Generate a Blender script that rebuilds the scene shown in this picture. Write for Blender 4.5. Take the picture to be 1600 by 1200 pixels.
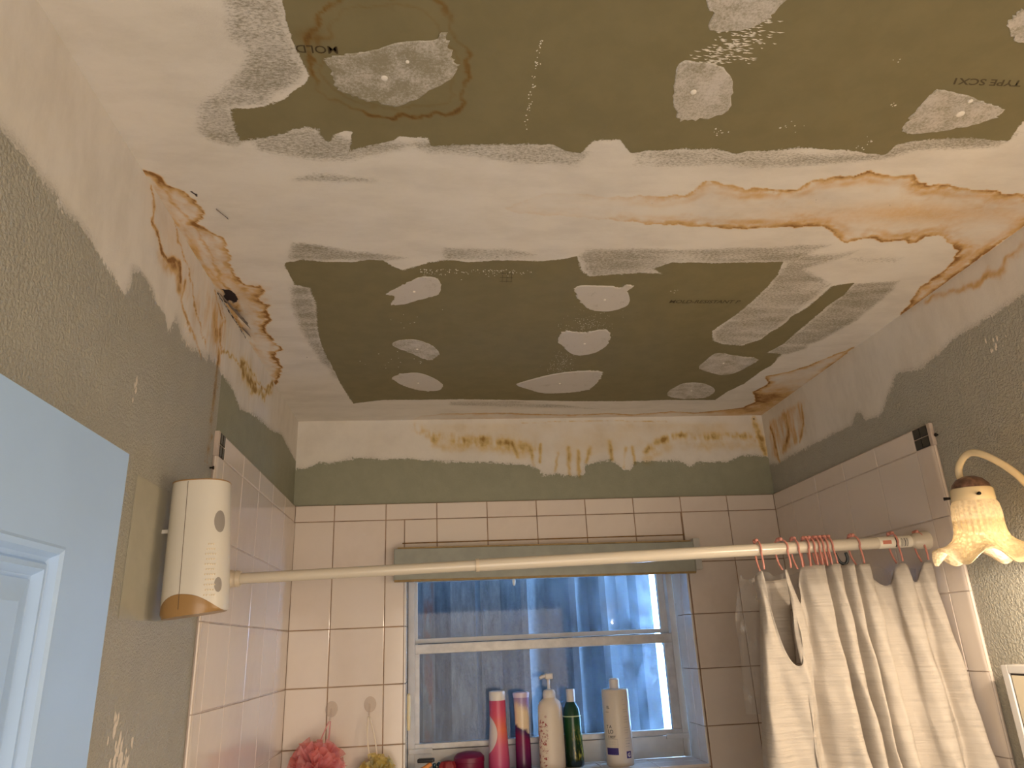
import bpy, bmesh, math, random
import numpy as np
from mathutils import Vector, Matrix, Euler
random.seed(7); np.random.seed(7)
for o in list(bpy.data.objects): bpy.data.objects.remove(o)
scene = bpy.context.scene
COL = scene.collection

# ------------------------------------------------------------------ camera
cam_d = bpy.data.cameras.new('camera'); cam = bpy.data.objects.new('camera', cam_d); COL.objects.link(cam)
cR = Vector((0.99287, -0.09548, -0.0429)); F = Vector((0.1036, 0.936, 0.3363)).normalized()
U = Vector((0.0083, -0.3394, 0.9406))
R_ = F.cross(U).normalized(); U = R_.cross(F).normalized()
m = Matrix((R_, U, -F)).transposed().to_4x4(); m.translation = Vector((0.4289, -2.2307, 1.7569))
cam.matrix_world = m
cam_d.sensor_fit = 'HORIZONTAL'; cam_d.sensor_width = 36.0; cam_d.lens = 36.0 * 1138.44 / 1600.0
cam_d.clip_start = 0.01
scene.camera = cam
# ------------------------------------------------------------------ world, exposure
world = bpy.data.worlds.new('sky'); scene.world = world; world.use_nodes = True
bg = world.node_tree.nodes['Background']; bg.inputs[0].default_value = (0.34, 0.60, 1.0, 1); bg.inputs[1].default_value = 32.0
vs = scene.view_settings
vs.view_transform = 'Standard'; vs.look = 'None'; vs.exposure = 0.0; vs.gamma = 1.0; vs.use_curve_mapping = False
LAMP_COL = (1.0, 0.82, 0.62)
LAMP_W = 14.0
# soft warm area fill, added behind the camera to brighten the room
fl_d = bpy.data.lights.new('fill_light', 'AREA'); fl_d.shape = 'RECTANGLE'; fl_d.size = 1.2; fl_d.size_y = 1.7
fl_d.energy = 27.0; fl_d.color = (1.0, 0.82, 0.66)
fl_o = bpy.data.objects.new('fill_light', fl_d); COL.objects.link(fl_o); fl_o.location = (0.75, -3.02, 1.15); fl_o.rotation_euler = (math.radians(94), 0, 0)
W = 1.5068; H = 2.44; ZT = 2.1735; T = 0.1526
YN = -3.1                     # near wall of the room
WX0, WX1, WZ0, WZ1 = 0.331, 1.187, 1.412, 1.985   # window opening
DATA = {
 'green_far': [[0.2717,-1.6438],[0.2621,-1.5949],[0.262,-1.5686],[0.2629,-1.5387],[0.2649,-1.521],[0.2706,-1.4966],[0.2744,-1.4817],[0.2662,-1.4702],[0.2525,-1.456],[0.2308,-1.4351],[0.2082,-1.4245],[0.1819,-1.4172],[0.1612,-1.4163],[0.1564,-1.3781],[0.1594,-1.3485],[0.1804,-1.3562],[0.1989,-1.3611],[0.2222,-1.3688],[0.2387,-1.3789],[0.2551,-1.3835],[0.2692,-1.3801],[0.2719,-1.3627],[0.2808,-1.3505],[0.2873,-1.366],[0.3064,-1.3777],[0.3149,-1.3753],[0.3117,-1.3546],[0.3059,-1.3343],[0.325,-1.3437],[0.3577,-1.355],[0.3735,-1.3626],[0.3811,-1.3712],[0.4034,-1.368],[0.4188,-1.3686],[0.4231,-1.3505],[0.4719,-1.3553],[0.5414,-1.358],[0.5994,-1.3603],[0.6234,-1.3466],[0.6455,-1.3415],[0.657,-1.3712],[0.6986,-1.3757],[0.7103,-1.3589],[0.7207,-1.3444],[0.7453,-1.3513],[0.7905,-1.3576],[0.8543,-1.3585],[0.8829,-1.3491],[0.899,-1.3588],[0.9293,-1.3584],[0.9753,-1.3678],[1.0531,-1.3648],[1.0826,-1.3582],[1.12,-1.3566],[1.1213,-1.3795],[1.1408,-1.3891],[1.1867,-1.3969],[1.2307,-1.4001],[1.2651,-1.3956],[1.2924,-1.3967],[1.283,-1.4252],[1.283,-1.4378],[1.2777,-1.4914],[1.2818,-1.5507],[1.194,-1.6977]],
 'green_near': [[0.1547,-1.0057],[0.1888,-1.0159],[0.2248,-1.0094],[0.2748,-1.0079],[0.3051,-1.018],[0.3343,-1.0162],[0.3506,-0.9921],[0.3681,-0.9799],[0.3927,-0.9928],[0.4171,-1.0104],[0.453,-1.0207],[0.4917,-1.0118],[0.5372,-1.0199],[0.5735,-1.0205],[0.6348,-1.0192],[0.6729,-1.0272],[0.6953,-1.0397],[0.7105,-0.9905],[0.7331,-0.9594],[0.7708,-0.9653],[0.8329,-0.9768],[0.88,-0.9723],[0.8545,-0.9928],[0.8853,-1.0188],[0.982,-1.018],[1.1079,-1.0253],[1.1211,-0.9705],[1.1218,-0.9229],[1.1185,-0.8475],[1.1082,-0.7819],[1.0847,-0.6889],[1.1094,-0.6345],[1.1432,-0.6101],[1.1966,-0.6014],[1.2295,-0.6419],[1.2319,-0.6809],[1.2467,-0.7294],[1.2438,-0.7755],[1.2592,-0.8161],[1.2608,-0.8859],[1.2621,-0.9246],[1.3036,-0.9395],[1.3117,-0.8863],[1.303,-0.8392],[1.3031,-0.7652],[1.3007,-0.6997],[1.3007,-0.6131],[1.2849,-0.5538],[1.3273,-0.5445],[1.3344,-0.4663],[1.3265,-0.4177],[1.3174,-0.3133],[1.2951,-0.2461],[1.2841,-0.1684],[1.1363,-0.1734],[0.9981,-0.1658],[0.8487,-0.1709],[0.7401,-0.1807],[0.6525,-0.1897],[0.5099,-0.2003],[0.3701,-0.1991],[0.2782,-0.2022],[0.2122,-0.181],[0.1871,-0.17],[0.1715,-0.3417],[0.1664,-0.4802],[0.1606,-0.5615],[0.1617,-0.6399],[0.1665,-0.7191],[0.1824,-0.8317],[0.1794,-0.8699],[0.1823,-0.9036],[0.1537,-0.9169],[0.1512,-0.9562],[0.1501,-0.9936]],
 'patch_big': [[0.2963,-1.5083],[0.3023,-1.5127],[0.3269,-1.5201],[0.3503,-1.5254],[0.3894,-1.5413],[0.4313,-1.5474],[0.4388,-1.5594],[0.4457,-1.5482],[0.4522,-1.5285],[0.4556,-1.512],[0.4606,-1.5059],[0.4505,-1.4835],[0.4268,-1.4641],[0.4056,-1.4455],[0.3772,-1.4308],[0.3427,-1.4402],[0.3149,-1.4508],[0.3044,-1.4641],[0.3014,-1.4895]],
 'patch_far_mid': [[0.7385,-1.5239],[0.7654,-1.5285],[0.7896,-1.5242],[0.8139,-1.5054],[0.8268,-1.4768],[0.8334,-1.4436],[0.8059,-1.4254],[0.7748,-1.4215],[0.7597,-1.4403],[0.7486,-1.4671]],
 'patch_top': [[0.7366,-1.6468],[0.7447,-1.6119],[0.7544,-1.6043],[0.7589,-1.5791],[0.7999,-1.5823],[0.8174,-1.5937],[0.827,-1.6128],[0.8206,-1.6516]],
 'patch_wedge': [[1.1082,-1.4179],[1.1045,-1.445],[1.1053,-1.4897],[1.113,-1.4961],[1.1596,-1.486],[1.1945,-1.475],[1.2218,-1.4672],[1.2355,-1.456],[1.2283,-1.4436],[1.1947,-1.4215],[1.1366,-1.4064],[1.1182,-1.4085]],
 'patch_edge': [[1.1286,-1.632],[1.12,-1.6223],[1.1229,-1.6081],[1.1422,-1.5914],[1.1633,-1.5812],[1.2112,-1.5796],[1.1626,-1.6357]],
 'patch_teardrop': [[0.33,-0.8799],[0.3588,-0.9139],[0.3914,-0.9467],[0.4102,-0.9548],[0.4313,-0.9472],[0.4402,-0.9204],[0.4351,-0.878],[0.4047,-0.8602],[0.3709,-0.836],[0.3374,-0.8297],[0.3442,-0.8568],[0.3437,-0.8714]],
 'patch_thin_oval': [[0.3272,-0.6081],[0.3409,-0.6389],[0.3827,-0.6425],[0.4198,-0.6074],[0.4367,-0.5585],[0.4223,-0.5204],[0.4063,-0.5163],[0.3604,-0.5676]],
 'patch_low_oval': [[0.3129,-0.3885],[0.3429,-0.417],[0.3848,-0.421],[0.4265,-0.3761],[0.4474,-0.3244],[0.4351,-0.282],[0.3992,-0.2775],[0.3555,-0.3057],[0.326,-0.3482]],
 'patch_mid_a': [[0.7149,-0.9096],[0.7274,-0.9211],[0.7811,-0.9189],[0.8092,-0.9135],[0.8172,-0.9249],[0.8333,-0.9195],[0.8283,-0.8965],[0.8437,-0.8517],[0.8387,-0.8203],[0.8074,-0.8007],[0.7702,-0.807],[0.7376,-0.8447],[0.7214,-0.8807]],
 'patch_mid_b': [[0.7214,-0.6368],[0.7283,-0.6897],[0.7746,-0.6859],[0.822,-0.7006],[0.84,-0.6745],[0.8484,-0.6162],[0.8307,-0.5628],[0.7937,-0.5418],[0.7668,-0.5549],[0.7404,-0.5968]],
 'patch_mid_c': [[0.6645,-0.3452],[0.7401,-0.4042],[0.8027,-0.4274],[0.874,-0.4212],[0.8786,-0.3401],[0.8664,-0.2809],[0.8149,-0.2544],[0.7401,-0.2509],[0.6893,-0.2858],[0.6547,-0.3191]],
 'patch_right_a': [[1.1373,-0.4456],[1.137,-0.5019],[1.1486,-0.5508],[1.2072,-0.5326],[1.2763,-0.5092],[1.273,-0.4578],[1.2562,-0.409],[1.2269,-0.3894],[1.1823,-0.4104]],
 'patch_right_b': [[1.112,-0.234],[1.1301,-0.3179],[1.1742,-0.3276],[1.2225,-0.2991],[1.2529,-0.2531],[1.2482,-0.2002],[1.2037,-0.1834],[1.1509,-0.1912]],
 'skim_s1': [[0.2126,-1.6403],[0.1864,-1.5366],[0.2048,-1.5129],[0.1907,-1.4863],[0.1465,-1.4511],[0.1176,-1.4205],[0.1022,-1.3692],[0.1171,-1.3468],[0.1505,-1.3341],[0.1766,-1.3588],[0.1612,-1.4163],[0.2082,-1.4245],[0.2744,-1.4817],[0.2629,-1.5387],[0.2621,-1.5949],[0.2717,-1.6438]],
 'skim_s2': [[0.1669,-1.3543],[0.1729,-1.3234],[0.2432,-1.3113],[0.3073,-1.3061],[0.3935,-1.3435],[0.4229,-1.327],[0.4397,-1.3336],[0.5457,-1.3133],[0.6498,-1.3077],[0.6628,-1.3422],[0.6348,-1.3632],[0.4233,-1.3702],[0.3941,-1.3607],[0.3092,-1.3642],[0.2742,-1.3961],[0.2392,-1.3815]],
 'skim_s3': [[0.7192,-1.3503],[0.7293,-1.3106],[0.8958,-1.3166],[0.9484,-1.3152],[1.0468,-1.3285],[1.1275,-1.3443],[1.1381,-1.3526],[1.1703,-1.3678],[1.2889,-1.3785],[1.2985,-1.4188],[1.1848,-1.4069],[1.115,-1.3896],[1.113,-1.3594],[0.9267,-1.3644]],
 'skim_s4': [[0.2126,-1.2698],[0.2571,-1.2809],[0.3419,-1.2678],[0.3413,-1.2595],[0.2105,-1.2584]],
 'skim_s5': [[0.1434,-0.9141],[0.1831,-0.9091],[0.184,-0.8165],[0.1682,-0.6839],[0.1765,-0.3817],[0.1578,-0.3919],[0.1374,-0.5284],[0.1258,-0.6841],[0.129,-0.8162]],
 'skim_s6': [[0.1781,-1.0767],[0.2047,-1.0773],[0.2906,-1.048],[0.3819,-1.0266],[0.334,-1.0114],[0.1595,-1.013]],
 'skim_s7': [[0.6965,-1.0398],[0.7058,-1.0681],[0.8075,-1.0726],[0.9057,-1.0724],[1.1,-1.0858],[1.1728,-1.0921],[1.13,-1.0232],[0.8868,-1.0138],[0.8815,-0.967],[0.7342,-0.9541]],
 'skim_s8': [[0.4408,-1.067],[0.5693,-1.0652],[0.6315,-1.0432],[0.574,-1.0157],[0.4411,-1.0157]],
 'skim_s9': [[1.0875,-0.6813],[1.1055,-0.7887],[1.1218,-0.9229],[1.1117,-1.0478],[1.1891,-1.0615],[1.2402,-1.0747],[1.2345,-1.0502],[1.1689,-0.998],[1.259,-0.9303],[1.2454,-0.772],[1.2329,-0.6338],[1.1831,-0.5932],[1.1187,-0.6224]],
 'skim_s10': [[1.3052,-0.9366],[1.401,-0.955],[1.4163,-0.8718],[1.416,-0.7548],[1.3963,-0.641],[1.3211,-0.5312],[1.2849,-0.5538],[1.3007,-0.6997],[1.303,-0.8392]],
 'skim_s11': [[1.2686,-0.5713],[1.31,-0.6807],[1.3526,-0.7547],[1.3769,-0.5788],[1.3294,-0.5131]],
 'skim_s12': [[0.4632,-0.1901],[0.6531,-0.1837],[0.7728,-0.1552],[0.9665,-0.0842],[0.7802,-0.1045],[0.4638,-0.1417]],
 'skim_s13': [[1.2215,-1.0499],[1.3525,-1.0525],[1.345,-1.0218],[1.269,-1.0127]],
 'ring': [[0.2786,-1.5356],[0.2952,-1.5612],[0.2991,-1.5778],[0.317,-1.5893],[0.3261,-1.6053],[0.3755,-1.6131],[0.4174,-1.6121],[0.4387,-1.596],[0.4482,-1.5858],[0.45,-1.5675],[0.4579,-1.5507],[0.4697,-1.5395],[0.4719,-1.5233],[0.4687,-1.502],[0.4719,-1.48],[0.4661,-1.4542],[0.4707,-1.4424],[0.4609,-1.4271],[0.4437,-1.4188],[0.4308,-1.4207],[0.4002,-1.408],[0.3893,-1.4164],[0.3699,-1.4079],[0.3404,-1.4143],[0.3162,-1.4257],[0.3048,-1.4349],[0.2898,-1.4461],[0.2817,-1.4574],[0.2772,-1.4796]],
 'stain_main': [[0.5462,-1.1953],[0.5756,-1.2202],[0.6049,-1.2373],[0.6574,-1.2372],[0.712,-1.2299],[0.7644,-1.2352],[0.8083,-1.2329],[0.8377,-1.2429],[0.849,-1.2576],[0.8577,-1.2787],[0.8786,-1.2794],[0.9103,-1.2666],[0.9351,-1.2586],[0.9483,-1.2661],[1.0053,-1.2609],[1.0245,-1.2669],[1.0312,-1.2863],[1.0553,-1.2923],[1.0739,-1.298],[1.0933,-1.3021],[1.1228,-1.3166],[1.1446,-1.3073],[1.2003,-1.3058],[1.2178,-1.2927],[1.2446,-1.2812],[1.2766,-1.2841],[1.3008,-1.2741],[1.3697,-1.2746],[1.3851,-1.2622],[1.4793,-1.2558],[1.5152,-1.2137],[1.5038,-1.1673],[1.5051,-1.0654],[1.5082,-0.9245],[1.5132,-0.7656],[1.4924,-0.8306],[1.465,-0.9121],[1.4653,-0.97],[1.4638,-1.0187],[1.4544,-1.0494],[1.4408,-1.074],[1.4165,-1.0951],[1.3796,-1.1198],[1.3555,-1.1306],[1.3382,-1.1279],[1.3342,-1.105],[1.3234,-1.0978],[1.3044,-1.1112],[1.2936,-1.1041],[1.2634,-1.1011],[1.2376,-1.1165],[1.219,-1.1115],[1.1979,-1.0973],[1.1756,-1.1151],[1.1491,-1.1366],[1.1221,-1.1532],[1.0685,-1.1518],[1.023,-1.1464],[0.9413,-1.1422],[0.8671,-1.1528],[0.7977,-1.1531],[0.738,-1.1637],[0.6688,-1.1738],[0.6024,-1.1758],[0.5691,-1.1807]],
 'stain_corner': [[0.0156,-0.0112],[0.3442,0.0041],[0.3854,-0.0418],[0.445,-0.0593],[0.6242,-0.065],[0.7271,-0.0473],[0.8732,-0.0343],[0.9756,-0.0436],[1.0639,-0.0262],[1.1828,-0.0555],[1.263,-0.0385],[1.3318,-0.0562],[1.4055,-0.087],[1.428,-0.1447],[1.3778,-0.2437],[1.392,-0.3114],[1.3557,-0.3764],[1.4062,-0.4061],[1.442,-0.455],[1.5008,-0.5906],[1.5427,0.0451]],
 'stain_left': [[0.0128,-1.2754],[0.0217,-1.2695],[0.0231,-1.2406],[0.0444,-1.2246],[0.0504,-1.1934],[0.0559,-1.1717],[0.0492,-1.1489],[0.029,-1.1289],[0.0503,-1.1094],[0.066,-1.0891],[0.0607,-1.0611],[0.0597,-1.032],[0.0489,-0.9991],[0.0491,-0.9598],[0.0554,-0.913],[0.0773,-0.9024],[0.0846,-0.9134],[0.0872,-0.8804],[0.0708,-0.8516],[0.0854,-0.8251],[0.0717,-0.7974],[0.0755,-0.7526],[0.052,-0.7191],[0.05,-0.6843],[0.0605,-0.6254],[0.0659,-0.5866],[0.0435,-0.5708],[0.0421,-0.504],[0.0394,-0.4508],[0.0006,-0.346],[-0.0134,-0.3104],[0.0002,-0.8879]],
 'stain_left_in': [[0.0128,-1.2754],[0.0176,-1.1706],[0.029,-1.1426],[0.0271,-1.0268],[0.0173,-0.9285],[0.0289,-0.8455],[-0.0112,-0.6845],[-0.0149,-0.5304],[-0.0035,-0.3257]],
 'bound_l': [[-1.8371,2.1496],[-1.7436,2.1976],[-1.59,2.2587],[-1.5675,2.2609],[-1.5363,2.2607],[-1.5082,2.2565],[-1.4817,2.2623],[-1.4636,2.2531],[-1.4249,2.2561],[-1.39,2.2549],[-1.3606,2.2491],[-1.3195,2.2435],[-1.2745,2.2358],[-1.2587,2.2558],[-1.2601,2.2806],[-1.2403,2.2924],[-1.21,2.2916],[-1.1652,2.2764],[-1.1282,2.2753],[-1.1089,2.2527],[-1.081,2.2882],[-1.0426,2.27],[-0.991,2.2701],[-0.9271,2.2811],[-0.8398,2.2956],[-0.7183,2.2914],[-0.6573,2.2681],[-0.5167,2.2972],[-0.3789,2.3057],[-0.2239,2.3325],[-0.1282,2.3212],[0.0068,2.3123],[0.0827,2.3184]],
 'bound_b': [[0.0101,2.2885],[0.0349,2.29],[0.0723,2.3092],[0.1014,2.3026],[0.159,2.3156],[0.2075,2.3187],[0.2662,2.3135],[0.3448,2.314],[0.4637,2.3014],[0.5836,2.297],[0.6641,2.2912],[0.7247,2.2838],[0.7482,2.2689],[0.7634,2.2502],[0.8044,2.2554],[0.8651,2.2459],[0.8901,2.2515],[0.8987,2.2823],[0.9409,2.2919],[0.983,2.2973],[1.0022,2.2802],[1.0214,2.2632],[1.0422,2.2627],[1.0596,2.2895],[1.2032,2.2909],[1.2429,2.269],[1.2664,2.2854],[1.3733,2.2832],[1.4196,2.3037],[1.4846,2.3024],[1.5053,2.2956]],
 'bound_r': [[-0.0119,2.2713],[-0.0555,2.2608],[-0.147,2.2647],[-0.2095,2.2626],[-0.3619,2.2597],[-0.4954,2.2571],[-0.5295,2.2814],[-0.5485,2.2753],[-0.563,2.2505],[-0.623,2.2436],[-0.6609,2.2721],[-0.6977,2.2998],[-0.717,2.3169],[-0.8072,2.2983],[-0.8431,2.3039],[-0.8772,2.3081],[-0.9226,2.3184],[-1.0002,2.3196],[-1.0707,2.3207],[-1.1193,2.3207],[-1.236,2.3246],[-1.3803,2.3313]],
 'sl_a': [[-1.2434,2.4375],[-1.2231,2.4169],[-1.2219,2.3892],[-1.1932,2.3764],[-1.1693,2.364],[-1.1455,2.3625],[-1.1209,2.3799],[-1.0917,2.3879],[-1.0821,2.359]],
 'sl_b': [[-1.0593,2.371],[-1.069,2.3294],[-1.0325,2.3106],[-0.9816,2.2963],[-0.9375,2.2769]],
 'sl_c': [[-1.1496,2.4473],[-1.1081,2.4177],[-1.0698,2.4026],[-1.0296,2.3866],[-1.0096,2.3588],[-0.9763,2.3366],[-0.9206,2.3096]],
 'sl_d': [[-0.8617,2.4318],[-0.8212,2.4083],[-0.8536,2.3653],[-0.8276,2.3417],[-0.7394,2.3562],[-0.6868,2.3591],[-0.6369,2.3816],[-0.5563,2.3804],[-0.4617,2.3813],[-0.3578,2.4358]],
 'sl_e': [[-0.6719,2.3649],[-0.5966,2.3497],[-0.5106,2.3609],[-0.4383,2.3758],[-0.3782,2.4248]],
 'sl_f': [[-0.9023,2.4326],[-0.8695,2.4139],[-0.8376,2.4007]],
 'rust_streak': [[-0.8692,2.3584],[-0.8417,2.3153],[-0.8418,2.2481],[-0.8419,2.1829],[-0.8457,2.1313],[-0.8531,2.0803],[-0.8585,2.0491]],
 'sb_top': [[0.3443,2.443],[0.4657,2.4477],[0.8792,2.4376],[1.1996,2.4376],[1.507,2.4378]],
 'sb_poly': [[0.3282,2.4411],[0.3745,2.4067],[0.4445,2.372],[0.5248,2.3581],[0.6259,2.3501],[0.6864,2.3343],[0.7673,2.3161],[0.868,2.285],[0.9525,2.3063],[1.0794,2.3186],[1.1023,2.3352],[1.2111,2.3547],[1.297,2.3532],[1.4727,2.3633],[1.5089,2.317],[1.5273,2.4264]],
 'sb_low': [[0.3604,2.4153],[0.4245,2.3786],[0.5049,2.371],[0.5859,2.3696],[0.6669,2.3556],[0.7277,2.342]],
 'sb_right': [[1.1011,2.3246],[1.1471,2.3558],[1.1918,2.3723],[1.246,2.3757],[1.2661,2.3645],[1.3207,2.368],[1.3861,2.3691],[1.4515,2.368],[1.5049,2.3584]],
 'sb_corner': [[1.4797,2.4337],[1.4821,2.3938],[1.4925,2.3498],[1.4984,2.3065]],
 'drip0': [[0.7591,2.3519],[0.7538,2.2956]],
 'drip1': [[0.8471,2.3398],[0.8451,2.2525]],
 'drip2': [[0.8795,2.3287],[0.8755,2.2477]],
 'drip3': [[0.9177,2.3385],[0.9016,2.2927]],
 'drip4': [[0.9822,2.3586],[0.9852,2.2994]],
 'drip5': [[1.0348,2.3364],[1.0204,2.2736]],
 'drip6': [[1.0563,2.3403],[1.0589,2.2832]],
 'drip7': [[0.813,2.3236],[0.8008,2.2616]],
 'drip8': [[0.7271,2.3315],[0.7348,2.2836]],
 'drip9': [[0.6673,2.364],[0.6813,2.3116]],
 'sr_a': [[-0.0496,2.3832],[-0.0651,2.3107],[-0.0704,2.2634]],
 'sr_b': [[-0.2662,2.3906],[-0.2619,2.3364],[-0.2197,2.2894]],
 'sr_c': [[-0.1582,2.3989],[-0.1575,2.3268],[-0.1117,2.288]],
 'sr_d': [[-1.152,2.4089],[-1.1333,2.401],[-1.1106,2.4057],[-1.0989,2.3876],[-1.077,2.383],[-1.0582,2.4029],[-1.0291,2.3972],[-0.985,2.4057],[-0.8798,2.4317],[-0.778,2.4457]],
 'sr_poly': [[-0.0372,2.4152],[-0.3061,2.411],[-0.27,2.2949],[-0.1714,2.2725],[-0.0576,2.2665],[-0.0111,2.2821]],
 'mold_c': [[0.0098,-0.8962],[0.022,-0.8963],[0.0325,-0.8798],[0.0303,-0.8513],[0.0201,-0.8306],[0.0137,-0.8453],[-0.0042,-0.8155],[0.005,-0.8597]],
 'mold_c2': [[0.054,-1.2249],[0.0567,-1.2147]],
 'mold_line': [[-0.0002,-0.8683],[-0.0026,-0.8215],[-0.0043,-0.7655],[-0.0012,-0.7192],[-0.0001,-0.6844],[-0.0015,-0.6556]],
}
# ------------------------------------------------------------------ helpers
def tag(o, label=None, cat=None, group=None, kind=None):
    if label: o['label'] = label
    if cat: o['category'] = cat
    if group: o['group'] = group
    if kind: o['kind'] = kind
    return o
def link(name, me, parent=None, loc=(0,0,0), mat=None):
    o = bpy.data.objects.new(name, me); COL.objects.link(o); o.location = loc
    if mat is not None and me is not None: me.materials.append(mat)
    if parent is not None: o.parent = parent
    return o
def empty(name, loc, label, cat, group=None, rz=0):
    o = bpy.data.objects.new(name, None); COL.objects.link(o); o.location = loc; o.rotation_euler = (0, 0, rz)
    o.empty_display_size = .02
    return tag(o, label, cat, group)
def mesh_from(name, verts, faces, smooth=False):
    me = bpy.data.meshes.new(name); me.from_pydata([tuple(v) for v in verts], [], faces); me.update()
    if smooth:
        for p in me.polygons: p.use_smooth = True
    return me
def bm_mesh(name, bm, smooth=False, fix=True):
    me = bpy.data.meshes.new(name)
    if fix: bmesh.ops.recalc_face_normals(bm, faces=bm.faces[:])
    bm.to_mesh(me); bm.free()
    if smooth:
        for p in me.polygons: p.use_smooth = True
    return me
def add_box(bm, x0, x1, y0, y1, z0, z1, bev=0, mat=None):
    r = bmesh.ops.create_cube(bm, size=1)
    for v in r['verts']:
        v.co = Vector((x0 + (v.co.x + .5) * (x1 - x0), y0 + (v.co.y + .5) * (y1 - y0), z0 + (v.co.z + .5) * (z1 - z0)))
        if mat is not None: v.co = mat @ v.co
    if bev > 0:
        es = set(e for v in r['verts'] for e in v.link_edges)
        bmesh.ops.bevel(bm, geom=list(es), offset=bev, segments=2, profile=.6, affect='EDGES')
def box(name, b, mat, parent=None, bev=0, smooth=False):
    bm = bmesh.new(); add_box(bm, *b, bev=bev)
    return link(name, bm_mesh(name, bm, smooth), parent, mat=mat)
def lathe_data(prof, n=32, cx=0, cy=0, sx=1, sy=1, cap0=True, cap1=True, fn=None):
    vs, fs = [], []
    for i, (r, z) in enumerate(prof):
        for k in range(n):
            a = 2 * math.pi * k / n; x, y, zz = r * math.cos(a) * sx, r * math.sin(a) * sy, z
            if fn: x, y, zz = fn(a, r, z, i)
            vs.append((cx + x, cy + y, zz))
    for i in range(len(prof) - 1):
        for k in range(n):
            fs.append((i*n+k, i*n+(k+1) % n, (i+1)*n+(k+1) % n, (i+1)*n+k))
    if cap0: fs.append(tuple(range(n))[::-1])
    if cap1: fs.append(tuple((len(prof)-1)*n+k for k in range(n)))
    return vs, fs
def lathe(name, prof, mat, parent=None, loc=(0,0,0), n=32, smooth=True, **kw):
    v, f = lathe_data(prof, n, **kw); o = link(name, mesh_from(name, v, f, smooth), parent, loc, mat)
    if smooth: sharp(o.data)
    return o
def sharp(me, ang=40):
    try: me.set_sharp_from_angle(angle=math.radians(ang))
    except Exception: pass
def tube_data(pts, r, n=8, closed=False, rads=None):
    pts = [Vector(p) for p in pts]; N = len(pts); vs, fs = [], []; up = None
    for i, p in enumerate(pts):
        if closed: t = pts[(i+1) % N] - pts[i-1]
        else: t = pts[min(i+1, N-1)] - pts[max(i-1, 0)]
        t.normalize()
        if up is None:
            up = Vector((0,0,1)) if abs(t.z) < .9 else Vector((1,0,0))
        a = up - t * up.dot(t)
        if a.length < 1e-6: a = t.orthogonal()
        a.normalize(); b = t.cross(a); up = a
        rr = rads[i] if rads else r
        for k in range(n):
            q = 2*math.pi*k/n; vs.append(p + a*math.cos(q)*rr + b*math.sin(q)*rr)
    for i in range(N if closed else N-1):
        j = (i+1) % N
        for k in range(n): fs.append((i*n+k, i*n+(k+1) % n, j*n+(k+1) % n, j*n+k))
    if not closed: fs.append(tuple(range(n))[::-1]); fs.append(tuple((N-1)*n+k for k in range(n)))
    return vs, fs
def tube(name, pts, r, mat, parent=None, n=8, closed=False, rads=None, loc=(0,0,0)):
    v, f = tube_data(pts, r, n, closed, rads); return link(name, mesh_from(name, v, f, True), parent, loc, mat)
def merge(parts):
    V, Fc = [], []
    for v, f in parts:
        o = len(V); V += [tuple(x) for x in v]; Fc += [tuple(i+o for i in q) for q in f]
    return V, Fc
def spline(pts, n):
    P = [np.array(p, float) for p in pts]; P = [2*P[0]-P[1]] + P + [2*P[-1]-P[-2]]; out = []
    for i in range(1, len(P)-2):
        for k in range(n):
            t = k/n; a, b, c, d = P[i-1:i+3]
            out.append(.5*((2*b)+(-a+c)*t+(2*a-5*b+4*c-d)*t*t+(-a+3*b-3*c+d)*t**3))
    out.append(P[-2]); return [tuple(x) for x in out]

# ------------------------------------------------------------------ node helper
class NT:
    def __init__(s, name):
        s.m = bpy.data.materials.new(name); s.m.use_nodes = True; s.t = s.m.node_tree; s.t.nodes.clear()
        s.out = s.t.nodes.new('ShaderNodeOutputMaterial')
    def set(s, n, i, v):
        if v is None: return
        if isinstance(v, bpy.types.NodeSocket): s.t.links.new(v, n.inputs[i])
        else:
            if isinstance(v, tuple) and len(v) == 3 and n.inputs[i].type == 'RGBA': v = v + (1,)
            n.inputs[i].default_value = v
    def node(s, ty, ins=None, **at):
        n = s.t.nodes.new(ty)
        for k, v in at.items(): setattr(n, k, v)
        for k, v in (ins or {}).items(): s.set(n, k, v)
        return n
    def math(s, op, a, b=None, c=None, clamp=False):
        n = s.node('ShaderNodeMath', {0: a, 1: b, 2: c}, operation=op, use_clamp=clamp); return n.outputs[0]
    def attr(s, name): return s.node('ShaderNodeAttribute', attribute_name=name).outputs['Fac']
    def pos(s): return s.node('ShaderNodeTexCoord').outputs['Object']
    def mapping(s, v, scale=(1,1,1), rot=(0,0,0), loc=(0,0,0)):
        return s.node('ShaderNodeMapping', {0: v, 1: loc, 2: rot, 3: scale}).outputs[0]
    def noise(s, v, scale, detail=3, rough=.55, dist=0):
        return s.node('ShaderNodeTexNoise', {'Vector': v, 'Scale': scale, 'Detail': detail, 'Roughness': rough, 'Distortion': dist}).outputs['Fac']
    def mix(s, f, a, b, mode='MIX'):
        n = s.node('ShaderNodeMix', data_type='RGBA', blend_type=mode)
        s.set(n, 0, f); s.set(n, 6, a); s.set(n, 7, b); return n.outputs[2]
    def sstep(s, v, lo, hi):
        return s.node('ShaderNodeMapRange', {0: v, 1: lo, 2: hi, 3: 0.0, 4: 1.0}, interpolation_type='SMOOTHSTEP').outputs[0]
    def bump(s, h, strength, dist=.002, normal=None):
        return s.node('ShaderNodeBump', {'Strength': strength, 'Distance': dist, 'Height': h, 'Normal': normal}).outputs[0]
    def bsdf(s, **kw):
        n = s.node('ShaderNodeBsdfPrincipled')
        for k, v in kw.items(): s.set(n, k.replace('_', ' '), v)
        return n.outputs[0]
    def end(s, sh): s.t.links.new(sh, s.out.inputs[0]); return s.m
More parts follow.
